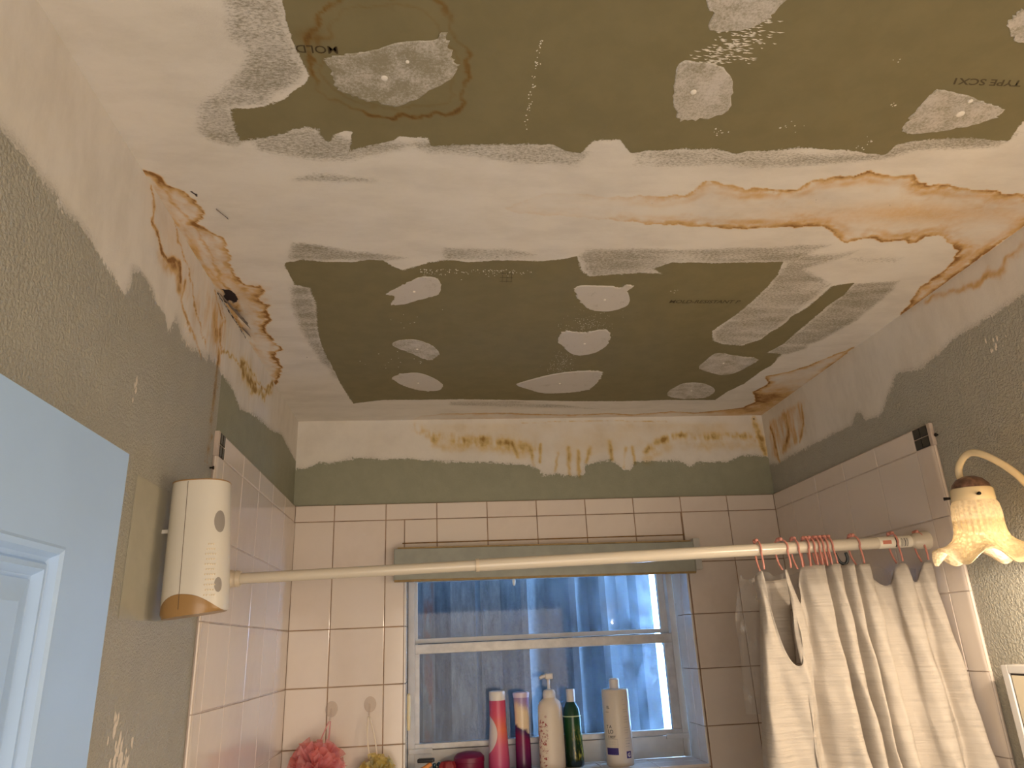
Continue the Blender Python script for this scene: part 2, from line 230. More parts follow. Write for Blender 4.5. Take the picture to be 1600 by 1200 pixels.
def simple(name, col, rough=.5, metal=0, spec=.5, noise=0, nscale=40, bump=0, bscale=200, **kw):
    t = NT(name); c = col; nrm = None
    if noise:
        n = t.noise(t.pos(), nscale, 4); d = tuple(max(0, x*(1-noise)) for x in col)
        c = t.mix(t.sstep(n, .3, .7), d, col)
    if bump: nrm = t.bump(t.noise(t.pos(), bscale, 3), bump, .001)
    return t.end(t.bsdf(Base_Color=c, Roughness=rough, Metallic=metal, Specular_IOR_Level=spec, Normal=nrm, **kw))

WHITE = (.76, .72, .66)
def surface_mat(name, under, under2, bump_under, under_rough, plaster=WHITE, plaster2=(.66, .62, .56), rag=.012, nscale=22, orange=True, fsc=125, tint=(.86, .59, .28), tintd=(.42, .30, .17)):
    t = NT(name); p = t.pos()
    sd, skim, stain, dark = t.attr('sd'), t.attr('skim'), t.attr('stain'), t.attr('dark')
    n1 = t.noise(p, 60, 5, .65); n2 = t.noise(t.mapping(p, (1, 1.4, 1)), fsc, 6, .8); n0 = t.sstep(t.noise(p, 14, 2), .42, .60)
    sdn = t.math('ADD', sd, t.math('MULTIPLY', t.math('SUBTRACT', n1, .5), rag))
    sdn = t.math('ADD', sdn, t.math('MULTIPLY', t.math('SUBTRACT', n2, .5), t.math('ADD', rag*1.0, t.math('MULTIPLY', n0, rag*3.6))))
    msk = t.sstep(sdn, -.0004, .0006)
    # thin skimmed coverage letting the board show through
    ns = t.noise(t.mapping(p, (.8, 1.7, 1.7)), 210, 6, .8)
    th = t.math('ADD', t.math('MULTIPLY', skim, .75), t.math('MULTIPLY', t.math('SUBTRACT', ns, .5), 3.2))
    thin = t.math('MULTIPLY', t.sstep(th, .12, .95), t.sstep(skim, .0, .45))
    cov = t.math('MAXIMUM', msk, t.math('MULTIPLY', thin, .78), clamp=True)
    nb = t.noise(p, nscale, 5, .6)
    und = t.mix(t.sstep(nb, .3, .7), under, under2)
    np_ = t.noise(t.mapping(p, (1, 2.2, 1)), 7, 5, .65)
    pl = t.mix(t.sstep(np_, .35, .75), plaster, plaster2)
    col = t.mix(cov, pl, und)
    fine = t.noise(t.mapping(p, (1, 1, 1)), 90, 6, .75)
    st = t.math('MULTIPLY', stain, t.math('ADD', .55, t.math('MULTIPLY', fine, .9)))
    tint1 = t.mix(t.sstep(st, .0, .8), (1, 1, 1), tint)
    tint2 = t.mix(t.sstep(st, .6, 1.4), (1, 1, 1), tintd)
    col = t.mix(1.0, col, tint1, 'MULTIPLY'); col = t.mix(1.0, col, tint2, 'MULTIPLY')
    dk = t.math('ADD', dark, t.math('MULTIPLY', t.math('SUBTRACT', fine, .5), 1.1))
    col = t.mix(t.math('MULTIPLY', t.sstep(dk, .45, .75), t.sstep(dark, .02, .25)), col, (.022, .012, .014))
    # relief
    if orange:
        v = t.noise(p, 200, 2, .5, .2); hu = t.math('MULTIPLY', t.sstep(v, .36, .64), .75)
        hu = t.math('ADD', hu, t.math('MULTIPLY', t.noise(p, 400, 2), .4))
    else: hu = t.math('MULTIPLY', t.noise(p, 700, 2), .3)
    hp = t.math('ADD', t.math('MULTIPLY', t.noise(p, 60, 4), .35), t.math('MULTIPLY', t.noise(p, 420, 3), .15))
    h = t.math('ADD', t.math('MULTIPLY', hu, t.math('MULTIPLY', msk, bump_under)), t.math('MULTIPLY', t.math('SUBTRACT', 1.0, cov), t.math('ADD', hp, .6)))
    nrm = t.bump(h, .55, .0022)
    rough = t.math('ADD', t.math('MULTIPLY', msk, under_rough-.8), .8)
    return t.end(t.bsdf(Base_Color=col, Roughness=rough, Normal=nrm, Specular_IOR_Level=.4))
M = {}
M['ceil'] = surface_mat('ceiling_board', (.222, .190, .098), (.198, .170, .086), .1, .7, rag=.006, orange=False, fsc=230)
M['wall'] = surface_mat('wall_paint', (.425, .41, .35), (.40, .385, .33), 1.8, .45, rag=.013)
M['wall_alcove'] = surface_mat('wall_paint_alcove', (.315, .315, .23), (.285, .29, .21), .3, .6, rag=.014, tint=(.88, .70, .36), tintd=(.52, .42, .24))

# ------------------------------------------------------------------ numpy fields
def vnoise(x, y, s, seed=0, octv=3):
    out = np.zeros_like(x); amp = 1.; tot = 0
    for o in range(octv):
        X = x*s; Y = y*s; xi = np.floor(X).astype(np.int64); yi = np.floor(Y).astype(np.int64); fx = X-xi; fy = Y-yi
        fx = fx*fx*(3-2*fx); fy = fy*fy*(3-2*fy)
        def h(a, b):
            n = (a*374761393 + b*668265263 + (seed+o*17)*974711) & 0xffffffff
            n = ((n ^ (n >> 13)) * 1274126177) & 0xffffffff
            return ((n ^ (n >> 16)) & 0xffff) / 65535.
        v = (h(xi,yi)*(1-fx)+h(xi+1,yi)*fx)*(1-fy)+(h(xi,yi+1)*(1-fx)+h(xi+1,yi+1)*fx)*fy
        out += amp*(v-.5); tot += amp; amp *= .55; s *= 2.1
    return out/tot*2
def seg_dist(P, poly, closed=True):
    d = np.full(len(P), 1e9); n = len(poly)
    for i in range(n if closed else n-1):
        a = np.array(poly[i]); b = np.array(poly[(i+1) % n]); ab = b-a; L = ab@ab
        if L < 1e-12: continue
        t = np.clip(((P-a)@ab)/L, 0, 1); q = P-a-t[:, None]*ab; d = np.minimum(d, (q*q).sum(1))
    return np.sqrt(d)
def inside(P, poly):
    x, y = P[:, 0], P[:, 1]; c = np.zeros(len(P), bool); n = len(poly)
    for i in range(n):
        x0, y0 = poly[i]; x1, y1 = poly[(i+1) % n]
        if y0 == y1: continue
        c ^= ((y0 > y) != (y1 > y)) & (x < (x1-x0)*(y-y0)/(y1-y0)+x0)
    return c
def sdf(P, poly):
    d = seg_dist(P, poly); return np.where(inside(P, poly), d, -d)
def grid(name, A, B, place, skip=None, flip=False):
    nA, nB = len(A), len(B)
    a, b = np.meshgrid(A, B, indexing='ij'); a = a.ravel(); b = b.ravel()
    co = place(a, b)
    i, j = np.meshgrid(np.arange(nA-1), np.arange(nB-1), indexing='ij'); i = i.ravel(); j = j.ravel()
    q = np.stack([i*nB+j, (i+1)*nB+j, (i+1)*nB+j+1, i*nB+j+1], 1)
    if flip: q = q[:, ::-1]
    if skip is not None:
        ca = (np.array(A)[i]+np.array(A)[i+1])/2; cb = (np.array(B)[j]+np.array(B)[j+1])/2
        q = q[~skip(ca, cb)]
    return a, b, co, q
def np_mesh(name, co, q, attrs):
    used = np.unique(q); remap = np.full(len(co), -1); remap[used] = np.arange(len(used)); q = remap[q]; co = co[used]
    me = bpy.data.meshes.new(name); me.vertices.add(len(co)); me.vertices.foreach_set('co', co.astype(np.float32).ravel())
    me.loops.add(q.size); me.loops.foreach_set('vertex_index', q.astype(np.int32).ravel())
    me.polygons.add(len(q)); me.polygons.foreach_set('loop_start', (np.arange(len(q))*4).astype(np.int32))
    me.update(calc_edges=True)
    for k, v in attrs.items():
        at = me.attributes.new(k, 'FLOAT', 'POINT'); at.data.foreach_set('value', v[used].astype(np.float32))
    return me
D = DATA
def arange(a, b, s): return list(np.linspace(a, b, max(2, int(round(abs(b-a)/s))+1)))

# ------------------------------------------------------------------ ceiling
A = arange(0, W, .0032); B = [YN, -2.6, -2.1, -1.9] + arange(-1.82, 0, .0032)
a, b, co, q = grid('ceiling', A, B, lambda a, b: np.stack([a, b, np.full_like(a, H)], 1))
P = np.stack([a, b], 1)
w1 = vnoise(a, b, 60, 3, 4)*.0022
Pw = P + np.stack([w1, vnoise(a, b, 64, 9, 4)*.0022], 1)
far = [p for p in D['green_far']]
sd_far = sdf(Pw, far); sd_near = sdf(Pw, D['green_near'])
sd = np.maximum(sd_far, sd_near)
sd = np.where(b < -1.8, .05, sd)
skim = np.zeros(len(a))
WT = dict(s1=.85, s2=.7, s3=.8, s4=.8, s5=1.0, s6=1.0, s7=.95, s8=.7, s9=.85, s10=1.0, s11=.9, s12=.7, s13=.45)
for k, wt in WT.items():
    s = sdf(Pw, D['skim_'+k]); skim = np.maximum(skim, wt*np.clip((s+.006)/.018, 0, 1))
streak = .75+.5*vnoise(a, b*5, 9, 31, 3)
skim = np.clip(skim*streak + np.where(skim > .05, .12*vnoise(a, b, 25, 41), 0), 0, 1)
# stains: rings of brown at the edge of each wetted area, pale inside
def ring_stain(P, poly, wid, amp, base, fuzz=.35, fs=60, out=.0012, seed=5, ax=None, ragged=.004):
    x, y = P[:, 0], P[:, 1]
    Q = P + ragged*np.stack([vnoise(x, y, 55, seed, 3), vnoise(x, y, 55, seed+3, 3)], 1)
    s = sdf(Q, poly)
    ww = wid*(1+fuzz*2.2*vnoise(x, y, fs, seed+7, 3)).clip(.15, 4)
    ed = np.exp(-np.maximum(s, 0)/ww)
    am = amp*(1+.75*vnoise(x, y, 16, seed+11, 3))
    inn = np.where(s > 0, am*ed + base*(1+.8*vnoise(x, y, 12, seed+13, 4)), am*np.exp(-np.maximum(-s, 0)/out))
    return np.clip(inn, 0, 2)
stain = np.zeros(len(a)); dark = np.zeros(len(a))
mainp = D['stain_main']
stp = ring_stain(P, mainp, .011, 1.05, .16, seed=5, ragged=.007, fuzz=.6, fs=75)
gx = np.clip((a-.62)/.35, .22, 1.0)                       # weaker towards the narrow end
edge_right = np.clip((W - a)/.06, 0, 1)                   # the closing edge at the wall corner is not a ring
stp = stp*gx
# second ring inside, broader
stp = np.maximum(stp, .45*gx*np.exp(-((sdf(Pw, mainp)-.02)/.012)**2)*(1+vnoise(a, b, 22, 77, 3)).clip(0, 2))
hot = np.exp(-(((a-1.375)/.06)**2+((b+.93)/.10)**2))*.5 + np.exp(-(((a-1.30)/.2)**2+((b+1.20)/.03)**2))*.35
stp = stp + np.where(sdf(P, mainp) > 0, hot, 0)
stain = np.maximum(stain, stp)
stain = np.maximum(stain, 1.0*ring_stain(P, D['stain_corner'], .008, .95, .16, seed=25, ragged=.006)*np.clip((a-.30)/.3, .0, 1))
hot = np.exp(-(((a-1.45)/.12)**2+((b+.14)/.15)**2))*.75*(1+vnoise(a, b, 20, 97, 3))
stain += np.where(sdf(P, D['stain_corner']) > 0, hot, 0)
sl = ring_stain(P, D['stain_left'][:-2]+[(-.08, -.15), (-.08, -1.32)], .008, 1.25, .16, fuzz=.6, fs=90, seed=45, ragged=.009)
stain = np.maximum(stain, sl)
dl = seg_dist(Pw, [(x, y) for x, y in D['stain_left'][20:45]], False)
stain += np.exp(-(dl/.0022)**2)*.5*(vnoise(a, b, 40, 61, 2) > -.15)
jj = .007*np.stack([vnoise(a, b, 70, 401, 3), vnoise(a, b, 70, 402, 3)], 1)
din = seg_dist(P+jj, D['stain_left_in'], False); stain += .38*np.exp(-(din/.003)**2)*(1+1.2*vnoise(a, b, 30, 403, 3))
cband = np.exp(-(((b+.86)/.30)**4)); fib = np.clip(1+1.8*vnoise(a, b*.22, 95, 404, 3), 0, 3)
stain += (.42*np.exp(-(a/.012)**2)+.14*np.exp(-(a/.05)**2))*cband*fib
stain += .30*np.exp(-(((a-.07)/.04)**2+((b+.88)/.05)**2))*(1+1.5*vnoise(a, b, 60, 405, 3))
stain = np.where(sd > 0, np.minimum(stain, .2), stain)
r = seg_dist(Pw + np.stack([vnoise(a, b, 55, 71, 3), vnoise(a, b, 55, 72, 3)], 1)*.009, D['ring'])
rs = np.exp(-(r/.0036)**2)*(.75+.9*vnoise(a, b, 25, 73, 3)); rin = 0
r2 = seg_dist(Pw + np.stack([vnoise(a, b, 55, 74, 3), vnoise(a, b, 55, 75, 3)], 1)*.009, [(.37+(x-.37)*.86, -1.50+(y+1.50)*.82) for x, y in D['ring']]); rs = np.maximum(rs, .35*np.exp(-(r2/.003)**2))
rs = rs + .5*np.exp(-(((a-.285)/.02)**2+((b+1.545)/.012)**2))
stain = np.maximum(stain, np.where(sd > -.002, (rs*.95).clip(0, 1)+rin*0, 0))
def blob(P, poly, fe): return np.clip(sdf(P, poly)/fe+.5, 0, 1)
Pd = P + np.stack([vnoise(a, b, 90, 81, 3), vnoise(a, b, 90, 82, 3)], 1)*.006
dark = np.maximum(dark, blob(Pd, D['mold_c'], .008)*1.0)
dark = np.maximum(dark, .8*np.exp(-(seg_dist(Pd, D['mold_line'], False)/.0028)**2))
dark = np.maximum(dark, .75*np.exp(-(seg_dist(Pd, D['mold_c2'], False)/.004)**2))
for x0, y0, n_, sp in ((.17, -.52, 40, .05), (.12, -.78, 30, .05), (1.05, -1.22, 26, .11), (.10, -.95, 22, .06)):
    for k in range(n_):
        px, py = x0+random.gauss(0, sp), y0+random.gauss(0, sp*.12 if x0 > 1 else sp*.5)
        dark = np.maximum(dark, .62*np.exp(-(((a-px)**2+(b-py)**2)/(.0016+.0014*random.random())**2)))
dark = np.where(sd > 0, 0, dark)
attrs = dict(sd=sd, skim=skim, stain=stain, dark=dark)
ctr = sd[q].mean(1); cfar = sd_far[q].mean(1) >= sd_near[q].mean(1)
mcls = np.where(ctr <= 0, 0, np.where(cfar | (b[q].mean(1) < -1.8), 1, 2))
me = np_mesh('ceiling', co, q[mcls == 0], attrs); ceiling = link('ceiling', me, mat=M['ceil']); tag(ceiling, 'white joint compound ceiling with brown water stains', 'ceiling', kind='structure')
for cl, lb in ((1, 'exposed olive green drywall nearest the camera'), (2, 'exposed olive green drywall over the bathtub')):
    me = np_mesh('drywall_panel', co, q[mcls == cl], attrs); tag(link('drywall_panel', me, ceiling, mat=M['ceil']), lb)

# thin compound dabs over screws: real, slightly proud patches
def patch_mat(name, cover):
    t = NT(name); p = t.pos(); n = t.noise(p, 260, 6, .8); n3 = t.noise(p, 32, 3, .6)
    f = t.math('ADD', n, t.math('MULTIPLY', t.math('SUBTRACT', n3, .5), .7))
    c = t.mix(t.sstep(f, cover-.14, cover+.24), (.30, .27, .19), (.60, .56, .51))
    return t.end(t.bsdf(Base_Color=c, Roughness=.85, Normal=t.bump(n, .4, .001)))
M['patch_thin'] = patch_mat('compound_thin', .52); M['patch_mid'] = patch_mat('compound_mid', .40); M['patch_full'] = patch_mat('compound_full', .22)
M['screw'] = simple('screw_dab', (.85, .8, .72), .6)
def ragged(poly, step=.004, amp=.0018, seed=0):
    rnd = random.Random(seed); out = []; n = len(poly); ph = rnd.random()*10
    cx = sum(p[0] for p in poly)/n; cy = sum(p[1] for p in poly)/n; k = 0
    sp = spline([poly[-1]] + list(poly) + [poly[0], poly[1]], 6)[6:-7]
    for i in range(len(sp)):
        x0, y0 = sp[i]; x1, y1 = sp[(i+1) % len(sp)]; L = math.hypot(x1-x0, y1-y0); m_ = max(1, int(L/step))
        rough_side = .35+.65*(math.sin(i*.13+ph) > 0)
        for j in range(m_):
            t_ = j/m_; s_ = 1+rnd.gauss(0, 1)*amp*rough_side/max(.02, math.hypot(x0-cx, y0-cy))
            out.append((cx+(x0+(x1-x0)*t_-cx)*s_, cy+(y0+(y1-y0)*t_-cy)*s_))
    return out, (cx, cy)
def patch(key, matk, label, screws=(), seed=1, th=.0012):
    loop, (cx, cy) = ragged(D['patch_'+key], seed=seed)
    n = len(loop); vs = []
    for x, y in loop: vs.append((x, y, H+.0006))
    for x, y in loop: vs.append((x, y, H-.0004))
    for x, y in loop: vs.append((cx+(x-cx)*.965, cy+(y-cy)*.965, H-th))
    bm = bmesh.new(); bv = [bm.verts.new(v) for v in vs]
    for ring in range(2):
        for i in range(n):
            j = (i+1) % n; bm.faces.new((bv[ring*n+i], bv[ring*n+j], bv[(ring+1)*n+j], bv[(ring+1)*n+i]))
    es = [bm.edges.get((bv[2*n+i], bv[2*n+(i+1) % n])) for i in range(n)]
    bmesh.ops.triangle_fill(bm, use_beauty=True, use_dissolve=False, edges=[e for e in es if e])
    o = link('compound_patch', bm_mesh('compound_patch', bm), ceiling, mat=M[matk]); tag(o, label)
    for sx, sy, rr in screws:
        lathe('screw_head', [(rr, 0), (rr*.9, -.0015), (rr*.4, -.0022)], M['screw'], o, (sx, sy, H-th+.0004), n=12)
    return o
patch('big', 'patch_thin', 'large ragged half-dried compound dab inside the ring stain', [(.367, -1.483, .0045), (.397, -1.512, .0025)], 1)
patch('far_mid', 'patch_mid', 'five-sided compound dab in the middle of the far green panel', [(.773, -1.477, .0045)], 2)
patch('top', 'patch_mid', 'compound dab cut by the top edge of the photo', [], 3)
patch('wedge', 'patch_mid', 'wedge-shaped compound dab beside the printed type code', [(1.173, -1.452, .006), (1.169, -1.478, .0035)], 4)
patch('edge', 'patch_mid', 'compound dab at the upper right edge of the photo', [], 5)
patch('teardrop', 'patch_full', 'teardrop compound dab, first from the left on the near panel', [(.386, -.892, .003)], 6)
patch('thin_oval', 'patch_mid', 'thin grey oval dab below the teardrop dab', [(.384, -.588, .003)], 7)
patch('low_oval', 'patch_full', 'white oval dab nearest the back left of the panel', [(.380, -.347, .003)], 8)
patch('mid_a', 'patch_full', 'thick rounded dab, uppermost of the middle row', [(.787, -.86, .003)], 9, .002)
patch('mid_b', 'patch_full', 'thick dab in the centre of the middle row', [(.789, -.621, .003)], 10, .002)
patch('mid_c', 'patch_full', 'wide flat dab, lowest of the middle row', [(.773, -.337, .003)], 11, .002)
patch('right_a', 'patch_mid', 'pointed dab near the lower right corner of the panel', [(1.192, -.483, .003)], 12)
patch('right_b', 'patch_mid', 'dab at the back edge of the panel, right side', [(1.178, -.261, .003)], 13)

def specks(name, parent, pts, mat, r0=.0012, label=None):
    parts = []
    for (x, y, r) in pts:
        a0 = random.random()*6; n = 5
        v = [(x+math.cos(a0+k*1.257)*r*random.uniform(.6, 1.5), y+math.sin(a0+k*1.257)*r*random.uniform(.6, 1.5), H-.0002) for k in range(n)]
        v += [(x, y, H-.0012)]
        parts.append((v, [(k, (k+1) % n, n) for k in range(n)]))
    v, f = merge(parts); o = link(name, mesh_from(name, v, f), parent, mat=mat); o['kind'] = 'stuff'
    if label: o['label'] = label
    return o
sp = []
for k in range(46):                                 # dotted scratch on the far panel
    t_ = random.random(); sp.append((.557+random.gauss(0, .002), -1.56+.17*t_, random.uniform(.0006, .0013)))
for cx_, cy_, n_, sg in ((1.066, -1.465, 5, .003), (.939, -1.414, 7, .008), (1.065, -1.38, 10, .009), (1.017, -1.546, 3, .004), (.84, -1.395, 9, .006),
                         (.70, -1.05, 3, .004), (.36, -.75, 8, .03), (.30, -.50, 12, .04), (.39, -.50, 4, .006), (.93, -.90, 5, .004)):
    for k in range(n_): sp.append((cx_+random.gauss(0, sg), cy_+random.gauss(0, sg), random.uniform(.0006, .0017)))
for k in range(150): sp.append((random.gauss(.778, .028), random.gauss(-.735, .035), random.uniform(.0004, .0010)))
for k in range(130): sp.append((random.gauss(.755, .02), random.gauss(-.475, .045), random.uniform(.0004, .0011)))
for k in range(120): sp.append((random.uniform(.40, .62), -.985+abs(random.gauss(0, .012)), random.uniform(.0005, .0015)))
M['speck'] = simple('compound_speck', (.72, .67, .58), .8)
specks('compound_specks', ceiling, sp, M['speck'], label='scattered white compound specks on the green board')
# scratchy trowel drag between two dabs
dr = []
for k in range(190):
    y = random.uniform(-1.60, -1.525); x = .785+ (y+1.53)*-.35 + random.gauss(0, .02); w_ = random.uniform(.0015, .006)
    dr.append(([(x-w_, y-.0004, H-.0003), (x+w_, y+random.uniform(-.001, .001), H-.0003), (x, y+.0009, H-.0008), (x, y-.0006, H-.0006)], [(0, 1, 2), (0, 3, 1)]))
v, f = merge(dr); o = link('trowel_drag', mesh_from('trowel_drag', v, f), ceiling, mat=M['speck']); o['kind'] = 'stuff'

# print on the board
M['ink'] = simple('board_ink', (.085, .065, .03), .8); M['ink_dark'] = simple('board_ink_dark', (.06, .04, .015), .8, noise=.0)
def text_mesh(name, txt, size, sx=1., align='LEFT', shear=0.0, bold=0.0):
    cu = bpy.data.curves.new(name, 'FONT'); cu.body = txt; cu.size = size; cu.align_x = align; cu.shear = shear; cu.offset = bold; cu.resolution_u = 3
    o = bpy.data.objects.new(name, cu); COL.objects.link(o)
    dg = bpy.context.evaluated_depsgraph_get(); dg.update()
    me = bpy.data.meshes.new_from_object(o.evaluated_get(dg)); bpy.data.objects.remove(o)
    for v in me.vertices: v.co.x *= sx
    me.name = name; return me
def board_text(txt, x, y, size, sx, flipped, mat, lab, shear=0., bold=0.):
    me = text_mesh('printed_text', txt, size, sx, shear=shear, bold=bold)
    o = link('printed_text', me, ceiling, (x, y, H-.0004), mat)
    o.rotation_euler = (math.pi, 0, math.pi if flipped else 0); tag(o, lab); return o
board_text('MOLD', .3155, -1.531, .017, 1.06, True, M['ink_dark'], 'dark print reading MOLD upside down', bold=.0001)
board_text('A TYPE SCX1', 1.236, -1.518, .016, 1.3, True, M['ink'], 'faint print reading TYPE SCX1 upside down', shear=-.3, bold=.0003)
board_text('MOLD-RESISTANT P', .932, -.842, .0215, .83, False, M['ink'], 'faint print reading MOLD-RESISTANT', bold=.0003)
pm = []
for k in range(3):
    pm.append(tube_data([(.556, -.97+.016*k, H-.0004), (.582, -.968+.016*k, H-.0004)], .0004, 4)); pm.append(tube_data([(.560+.009*k, -.977, H-.0004), (.562+.009*k, -.933, H-.0004)], .0004, 4))
v, f = merge(pm); tag(link('pencil_mark', mesh_from('pencil_mark', v, f), ceiling, mat=M['ink']), 'small pencil grid mark')

# ------------------------------------------------------------------ walls
def wall_fields(a, b, bound, closing, seed, coarse):
    P = np.stack([a, b], 1)
    rag = .003*np.stack([vnoise(a, b, 40, seed, 4), vnoise(a, b, 28, seed+1, 4)], 1)
    s = sdf(P+rag, bound+closing)
    return P, s
def falloff(P, line, w, amp, a, b, seed, jag=.006, fs=80):
    J = jag*np.stack([vnoise(a, b, fs, seed, 3), vnoise(a, b, fs, seed+1, 3)], 1)
    return amp*np.exp(-(seg_dist(P+J, line, False)/w)**2)*(1+.9*vnoise(a, b, 35, seed+2, 3))
# left wall
A = [YN, -2.7, -2.2, -1.95] + arange(-1.75, 0, .0036); B = [0, .6, 1.2, 1.6, 1.9] + arange(1.98, H, .0036)
a, b, co, q = grid('l', A, B, lambda a, b: np.stack([np.zeros_like(a), a, b], 1), flip=False)
P, s = wall_fields(a, b, D['bound_l'], [(0, 1.0), (-4, 1.0)], 101, 0)
fr_ = np.exp(-(((a+.90)/.10)**2+((b-2.33)/.05)**2)); s = s + fr_*.030*vnoise(a, b*.5, 95, 115, 3) + .5*fr_*.03*vnoise(a, b, 30, 116, 2)
s = np.where(b < 2.0, .05, s); s = np.where((a < -1.8), np.where(b > 2.3, -.05, .05), s)
skim = np.clip(.7*np.exp(-np.maximum(-s, 0)/.012), 0, 1)*(s < 0)*(.5+.5*(vnoise(a, b, 9, 111, 2) > .0))
st = np.zeros(len(a))
st += falloff(P, D['sl_a'], .0035, .95, a, b, 121) + falloff(P, [(x-.004, z-.012) for x, z in D['sl_a'][4:]], .013, .75, a, b, 124)
st += falloff(P, D['sl_b'], .004, .7, a, b, 127) + falloff(P, D['sl_c'], .0028, .75, a, b, 130, .012, 60)
st += falloff(P, D['sl_d'], .0035, .65, a, b, 133, .012, 60) + falloff(P, D['sl_e'], .011, 1.2, a, b, 136, .02, 45) + falloff(P, D['sl_f'], .004, .7, a, b, 139)
comb = np.clip(1+1.4*vnoise(a, b*.25, 95, 143, 3), 0, 3)
st += .42*np.exp(-(((a+.62)/.10)**2+((b-2.36)/.05)**2))*comb + .35*np.exp(-(((a+.95)/.14)**2+((b-2.37)/.06)**2))*comb*(.6+vnoise(a, b, 18, 145, 3))
st += .25*np.exp(-(((a+1.15)/.10)**2+((b-2.41)/.05)**2))
st += .30*np.exp(-(((a+.87)/.09)**2+((b-2.37)/.055)**2))*np.clip(1+2*vnoise(a, b*.2, 110, 148, 3), 0, 3)
rs = falloff(P, D['rust_streak'], .012, .5, a, b, 147, .012, 70)*comb; st += rs*(b > 2.10)
dk = .75*np.exp(-(seg_dist(P+.004*np.stack([vnoise(a, b, 90, 151), vnoise(a, b, 90, 152)], 1), [(-.885, 2.437), (-.80, 2.438), (-.66, 2.438)], False)/.0035)**2)
dk += .5*np.clip(vnoise(a, b*.22, 75, 153, 3)*2.2, 0, 1)*np.exp(-(((a+.86)/.09)**2+((b-2.38)/.05)**2)) 
dk += .42*np.clip(vnoise(a, b*.2, 110, 155, 3)*2.5, 0, 1)*np.exp(-((a+.815)/.016)**2)*(b > 2.2)
dk = np.clip(dk, 0, 1); st = np.clip(st, 0, 1.6)
at = dict(sd=s, skim=skim, stain=st, dark=dk)
qa = a[q].mean(1); alc = (qa > -.81)
wall_left = link('wall_left', np_mesh('wall_left', co, q[~alc], at), mat=M['wall']); tag(wall_left, 'grey-green orange-peel left wall', 'wall', kind='structure')
tag(link('alcove_plaster', np_mesh('alcove_plaster', co, q[alc], at), wall_left, mat=M['wall_alcove']), 'smoother green painted wall above the left tiles')
# right wall
A = [YN, -2.7, -2.2, -1.9] + arange(-1.75, 0, .0038); B = [0, .6, 1.2, 1.6, 1.9] + arange(2.02, H, .0038)
a, b, co, q = grid('r', A, B, lambda a, b: np.stack([np.full_like(a, W), a, b], 1), flip=True)
P, s = wall_fields(a, b, D['bound_r'][::-1]+[(-4., 2.36)][:0], [(0, 1.0)], 201, 0)
poly = [(0.02, D['bound_r'][0][1])] + D['bound_r'] + [(-4.0, D['bound_r'][-1][1]), (-4.0, .5), (.02, .5)]
rag = .003*np.stack([vnoise(a, b, 40, 201, 4), vnoise(a, b, 28, 202, 4)], 1); s = sdf(P+rag, poly)
skim = np.clip(.55*np.exp(-np.maximum(-s, 0)/.012), 0, 1)*(s < 0)
st = falloff(P, D['sr_a'], .006, .7, a, b, 221) + falloff(P, D['sr_b'], .005, .55, a, b, 224) + falloff(P, D['sr_c'], .009, .55, a, b, 227, .01)
st += falloff(P, D['sr_d'][:9], .006, .5, a, b, 230, .012, 40) + .3*falloff(P, D['sr_d'], .012, .5, a, b, 233)
comb = np.clip(1+1.6*vnoise(a, b*.25, 80, 243, 3), 0, 3)
st += .34*np.clip(sdf(P+.008*np.stack([vnoise(a, b, 30, 236), vnoise(a, b, 30, 237)], 1), D['sr_poly'])/.02, 0, 1)*comb
dk = .5*np.clip(vnoise(a, b*.3, 60, 251, 3)*2, 0, 1)*np.exp(-(((a+.13)/.07)**2+((b-2.31)/.05)**2))*.8
at = dict(sd=s, skim=skim, stain=np.clip(st, 0, 1.5), dark=dk)
wall_right = link('wall_right', np_mesh('wall_right', co, q, at), mat=M['wall']); tag(wall_right, 'grey-green orange-peel right wall behind the lamp', 'wall', kind='structure')
# back wall with the window opening
A = sorted(set([0, WX0, WX1] + [x for x in arange(0, W, .0038) if min(abs(x-WX0), abs(x-WX1)) > .001])); B = [0, .7, WZ0, 1.7, WZ1, 2.1] + arange(2.14, H, .0038)
a, b, co, q = grid('b', A, B, lambda a, b: np.stack([a, np.zeros_like(a), b], 1), skip=lambda x, z: (x > WX0) & (x < WX1) & (z > WZ0) & (z < WZ1), flip=True)
P = np.stack([a, b], 1); bl = D['bound_b']
poly = [(-.02, bl[0][1])] + bl + [(W+.02, bl[-1][1]), (W+.02, .3), (-.02, .3)]
rag = .003*np.stack([vnoise(a, b, 45, 301, 4), vnoise(a, b, 35, 302, 4)], 1); s = sdf(P+rag, poly)
skim = np.clip(.5*np.exp(-np.maximum(-s, 0)/.01), 0, 1)*(s < 0)
comb = np.clip(1+1.9*vnoise(a, b*.22, 75, 343, 3), 0, 3)
st = falloff(P, D['sb_low'], .015, .55, a, b, 311, .008)*comb + falloff(P, D['sb_right'], .011, .62, a, b, 314, .006)*comb
st += falloff(P, [(x, z-.022) for x, z in D['sb_low'][1:]], .020, .42, a, b, 312, .008)
st += .24*np.clip(sdf(P, D['sb_poly'])/.02, 0, 1)*(1+vnoise(a, b, 14, 315, 3))
